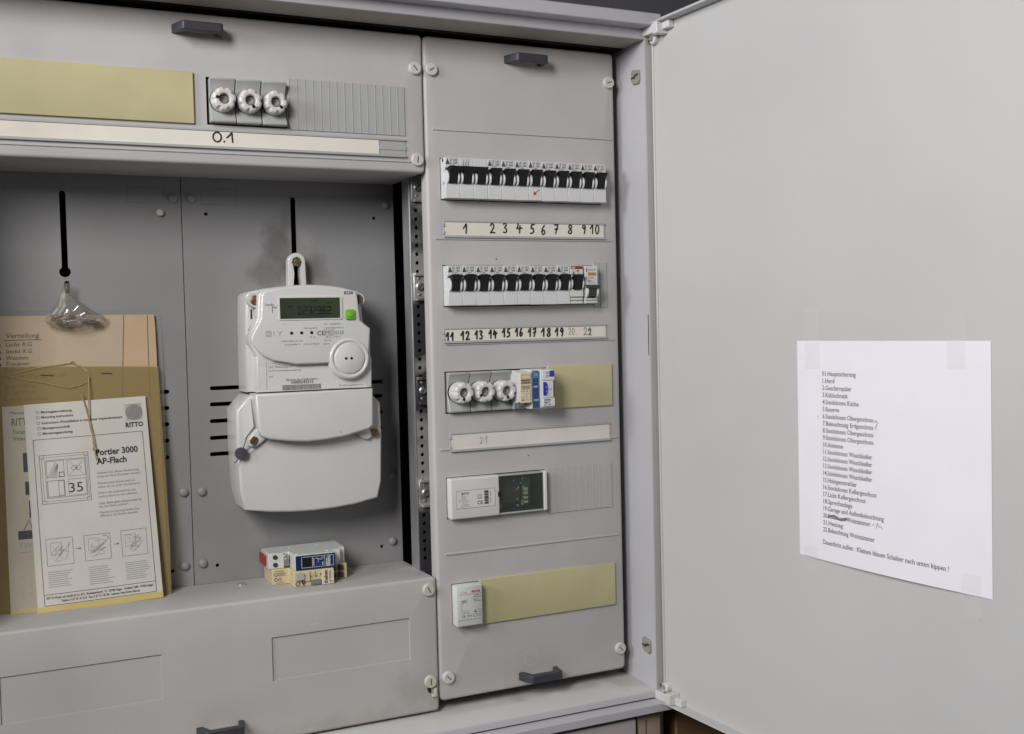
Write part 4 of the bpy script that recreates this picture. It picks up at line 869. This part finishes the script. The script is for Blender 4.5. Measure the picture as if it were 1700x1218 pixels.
for s, zz, wd in (('Geben Sie diese Anleitung', 139.4, 43), ('bitte an Ihre Kunden weiter!', 135.6, 45), ('Please pass these instruc-', 128.3, 39), ('tions on to your customers!', 124.4, 43), ('Prière de transmettre ces', 117.9, 38), ('instructions à vos clients!', 114.1, 39), ('Laat deze gebruiksaanwijzing', 106.8, 43), ('bij uw klant achter!', 103.3, 29), ('Denne anvisning bedes De', 97, 40), ('aflevere til Deres kunde!', 93.4, 38)): mb.text(s, 67.2, zz-.6, 2.4, .7, wd=wd)
pic_ = MB(lT)
for a, b, c, d in ((12.0, 38.2, 46.8, 75.4), (49, 75.3, 47.6, 75), (86.2, 112.5, 47.6, 75.6)): pic_.frame(a, b, c, d, .4, .7)
for a, b, c, d, t_ in ((11.4, 60, 112, 164, .5), (16.4, 57, 117.8, 158.2, .45), (13.6, 58.4, 114.6, 161.4, .3), (17.6, 35, 139.4, 157, .35), (38, 56, 139.4, 157, .35), (17.6, 34.6, 119, 136.4, .5), (38, 56, 119, 136.4, .35), (29.6, 35, 139.6, 145, .7), (28.4, 34, 120, 135.6, .35), (11.4, 16, 159.6, 164, .3), (55.6, 60, 159.6, 164, .3), (11.4, 16, 112, 116, .3), (55.6, 60, 112, 116, .3)): mb.frame(a, b, c, d, t_, .7)
for k in range(7): mb.stroke([(18+k*1.5, 140+k*0), (18+min(k*1.5+9, 11), 140+min(16, 15-k*.6))], .25, .7+.01*k, 1)
mb.stroke([(40, 155.6), (45, 150)], .3, .7, 1).stroke([(54, 155.6), (49.6, 150)], .3, .7, 1).stroke([(40, 140.6), (45, 146)], .3, .7, 1).stroke([(54, 140.6), (49.6, 146)], .3, .7, 1).stroke([(42, 148), (44, 150), (50, 150), (52.4, 148), (50, 146), (44, 146)], .4, .7, 3, True).fan(circ(47, 148, 1.3, 8), .75)
for a in (40.4, 78.2): pic_.rect(a, a+4, 61.8, 62.5, .7).fan([(a+3.6, 60.9), (a+6, 62.1), (a+3.6, 63.3)], .72)
random.seed(11); sk_ = MB(lT)
for bx in (14, 51, 88):
    sk_.frame(bx+2, bx+13, 58, 71, .35, .72)
    for k in range(7):
        p = [(bx+random.uniform(3, 21), random.uniform(51, 71)) for _ in range(3)]; sk_.stroke(p, .3, .74+.02*k, 3)
pic_.stroke([(68.5, 72.5), (71, 73), (73, 71), (73, 68.5)], .5, .9, 3)
pic_.build('picture_row', M['printg'], l1); mb.build('line_drawing', M['printg'], l1); sk_.build('sketch', M['printl'], l1); mb = MB(lT)
mb.rect(101.2, 119.2, 211, 211.3, .7)
for k in range(15):
    x = 101.6+k*1.2; c = abs((x+.3-110.4)/9); hh = math.sqrt(max(0, 1-c*c))*8.6
    mb.rect(x, x+.28, 193.2, 211, .72)
    if hh > 1: mb.rect(x+.28, x+.8, 202.2-hh, 202.2+hh, .72)
mb.build('logo_mark', M['printg'], l1)
mb = MB(lT)
for c0 in (12, 52, 88):
    for k in range(9):
        if (c0, k) not in ((12, 0),): mb.rect(c0, c0+random.uniform(18, 25), 22.5+2.2*k, 23.1+2.2*k, .7)
mb.build('faint_text', M['printl'], l1)
st = thing('string_loop', 'thin beige string looped through the pouch and hanging over the white leaflet', 'string', (-362, 70, -400))
ST = LP(70.5, .1)
MB(ST).tube([(-375, -361.5, -1), (-385, -361.6, 1), (-409, -364.6, 1.4), (-431, -369, 1), (-441, -371.4, .6), (-437, -373.6, 1), (-425.1, -377, 1.2), (-408.4, -380.3, 1.4), (-389.2, -385.7, 1.4), (-381.9, -387.2, 1.5), (-369.4, -384.4, 1.5), (-361.4, -380, 1), (-359.6, -375, 0), (-362.5, -370.2, 1), (-369.8, -364.4, 1.2), (-379, -360.6, 1)], .45, 6, 3).tube([(-379, -360.6, 1), (-377.4, -359, 2), (-375, -362, 1), (-366, -368, 1.2), (-360.6, -375, .5)], .7, 6, 3).build('loop', M['string'], st)
MB(LP(60.5, .12)).tube([(-361.6, -376, -2), (-363, -398, 1), (-363.6, -425, 2), (-361, -440, 2.4), (-359.3, -452, 2)], .6, 6, 3).tube([(-370.4, -394, 0), (-366, -412, 1.6), (-361.8, -435, 2.5), (-360.2, -452, 2.6)], .6, 6, 3).tube([(-361.4, -452, 3), (-358.4, -452.6, 3.4), (-359, -455, 3), (-361.2, -454, 3.4), (-360, -451.6, 3.6)], .9, 6, 3).tube([(-359.6, -454, 2.6), (-359, -460, 2.2), (-357.8, -466, 2)], .7, 6, 3).build('strands', M['string'], st)

# bag of fixings hung on the plate
bg = thing('plastic_bag', 'small clear plastic bag of metal screws hanging from a slot, over the tan card', 'bag', (-378, 95, -275))
random.seed(21)
lev = [(-275, -379, 3.5, 2.2), (-281, -380.5, 4.6, 3), (-288, -382, 6.2, 4.5), (-294, -379.5, 9.5, 6.5), (-301, -377, 16, 8), (-308, -374, 24, 9.5), (-314, -373, 29, 9.5), (-319, -372.5, 30, 7.5), (-322.5, -372.5, 28, 4), (-324, -372.6, 25, .8)]
vs = []; n = 40
for z, cx, a, b in lev:
    for i in range(n):
        an = 2*math.pi*i/n; j = 1+random.uniform(-.10, .10)
        zz = z+random.uniform(-1, 1)+(3.4*math.cos(2*an) if z < -312 else 0)-1.5*math.cos(an)*0
        vs.append((cx+a*math.cos(an)*j, 92-b*math.sin(an)*j, zz))
fs = [(k*n+i, k*n+(i+1) % n, (k+1)*n+(i+1) % n, (k+1)*n+i) for k in range(len(lev)-1) for i in range(n)]
MB(lambda a, b, c: (a, b, c)).add(vs, fs).build('bag_film', M['bag'], bg, ang=25)
for k, (x, z, an, L, r) in enumerate(((-391, -311, 20, 12, 3.4), (-381, -307, 70, 8, 4.6), (-378, -316, 5, 14, 3.2), (-386, -318, -15, 12, 3), (-360, -314, -8, 16, 3.6), (-367, -310, 30, 10, 4), (-354, -318, 4, 10, 2.6), (-372, -303, 50, 9, 2.6))):
    ca, sa = math.cos(math.radians(an)), math.sin(math.radians(an))
    mb = MB(lambda a, b, c, x=x, z=z, ca=ca, sa=sa: (x+a*ca-b*sa, 90-c*.9, z+a*sa+b*ca))
    mb.prism([(r*math.cos(i*math.pi/3), r*math.sin(i*math.pi/3)) for i in range(6)], -L/2, -L/2+r*.9, 0, Mx=lambda a, b, c: (c, a, b))
    mb.prism([(r*.6*math.cos(i*math.pi/4), r*.6*math.sin(i*math.pi/4)) for i in range(8)], -L/2+r*.8, L/2, 0, Mx=lambda a, b, c: (c, a, b))
    mb.build('bolt', M['metal'] if k % 3 else M['brass'], bg, .3)

# ------------------------------------------------------------------ list on the door
def bulge(s, z):
    a = (s-235)/226.5; b = (z+573.6)/219
    return .35+4.6*max(0, math.sin(math.pi*min(1, max(0, a))))*max(0, 1-b)**2.2
PT = lambda s, z, o_: D(s, z, o_+bulge(s, z))
ps = thing('paper_sheet', 'white printed circuit list taped to the inside of the cabinet door', 'paper', D(348, -573, 0))
def psheet(mb, s0, s1, z0, z1, w0, w1, nx=12, nz=12): return sheet(MB(lambda u, v, w_: PT(s0+u, z0+v, w0+w_)), s1-s0, z1-z0, w1-w0, nx, nz)
psheet(None, 234.6, 461.4, -573.5, -354.6, 0, .12, 16, 16).build('sheet', M['paper'], ps)
mb = MB(PT)
LN = ['01.Hauptsicherung', '1.Herd', '2.Geschirrspüler', '3.Kühlschrank', '4.Steckdosen Küche', '5.Reserve', '6.Steckdosen Obergeschoss', '7.Beleuchtung Erdgeschoss', '8.Steckdosen Obergeschoss', '9.Steckdosen Obergeschoss', '10.Antenne', '11.Steckdosen Waschkeller', '12.Steckdosen Waschkeller', '13.Steckdosen Waschkeller', '14.Steckdosen Waschkeller', '15.Halogenstrahler', '16.Steckdosen Kellergeschoss', '17.Licht Kellergeschoss', '18.Sprechanlage', '19.Garage und Außenbeleuchtung', '20.Steckdosen Wohnzimmer', '21.Heizung', '22.Beleuchtung Wohnzimmer']
WD = [43.5, 16, 38, 33.5, 47, 22, 65, 65, 65, 65, 27, 63.6, 63.6, 63.6, 63.6, 44.5, 69, 55.5, 39, 78, 62, 27, 67.5]
for i, (s, wd) in enumerate(zip(LN, WD)): mb.text(s, 269.2, -389.2-7.06*i, 4.5, .32, wd=wd, bold=.004, serif=True)
mb.text('Dauerlicht außen : Kleinen blauen Schalter nach unten kippen !', 269.2, -557.2, 4.6, .32, wd=150, bold=.004, serif=True)
mb.build('printed_text', M['toner'], ps)
mb = MB(PT); mb.stroke([(335.6, -431.6), (337.6, -429.8), (339, -432), (337.2, -435.6), (337.4, -438)], .7, .34, 4)
mb.stroke([(276, -529.4), (284, -527), (292, -530), (301, -528)], 2.0, .36, 4).stroke([(277, -527.2), (288, -530), (300, -527)], 1.1, .4, 4)
mb.stroke([(333, -529), (336, -527.6)], .5, .34, 1).stroke([(338, -531), (340, -526), (341, -529), (344, -529), (346, -531)], .6, .34, 3); mb.build('handwriting', M['printg'], ps)
mb = MB(PT); mb.stroke([(261.4, -429.6), (263.2, -429.6), (262.6, -433)], .5, .34, 1); mb.build('pencil_mark', M['printl'], ps)
for (a, b, c, d, m) in ((246, 266, -383, -322, 'tape'), (417, 436.5, -379.5, -331.6, 'tape'), (241, 261.6, -590.4, -563, 'tape'), (431, 450.6, -595.6, -555.4, 'tape')):
    mb = MB(lambda u, v, w_: D(u, v, w_))
    if c < -560:
        sheet(MB(lambda u, v, w_, a=a, c=c: D(a+u, c+v, .15+w_+(bulge(a+u, c+v) if c+v > -574 else .1))), b-a, d-c, .08, 4, 10).build('tape', M[m], ps)
    else:
        sheet(MB(lambda u, v, w_, a=a, c=c: D(a+u, c+v, .15+w_+(bulge(a+u, c+v) if c+v < -354 else .1))), b-a, d-c, .08, 4, 12).build('tape', M[m], ps)
MB(D).prism([(446, -593.5), (449.8, -595.8), (450.4, -592), (448.6, -590.5)], .3, 1.6).build('tape_curl', M['tape'], ps)

# ------------------------------------------------------------------ what shows behind the cabinet
struct(MB(F(244)).box(-1500, 1600, -1500, 700, -20, 0).build('wall', M['wall']))
tr = thing('cable_trunking', 'grey steel trunking on the wall below the cabinet', 'trunking', (0, 240, -1100))
MB(F(240)).box(-700, 224, -1300, -806, 0, 306).build('body', M['trunk'], tr, 2)
po = thing('steel_post', 'tan steel upright with a narrow slot, below the cabinet near the door hinge', 'post', (240, 240, -1100))
MB(F(-60)).plate(rrect(229, 262, -1300, -806, 2), [rrect(240.5, 243, -840, -812, 1, 2)], 0, 3, 1.5, 40).build('upright', M['tan'], po)
MB(F(0)).box(262.2, 292, -1300, -806, -200, 20).build('flange', M['trunk'], po, 1)
wb = tag(MB(F(240)).box(300, 900, -1300, -806, 0, 275).build('wooden_board', M['wood']), 'brown wooden board on the wall behind the bottom of the door', 'board')
wb.modifiers.new('bevel', 'BEVEL').width = .002
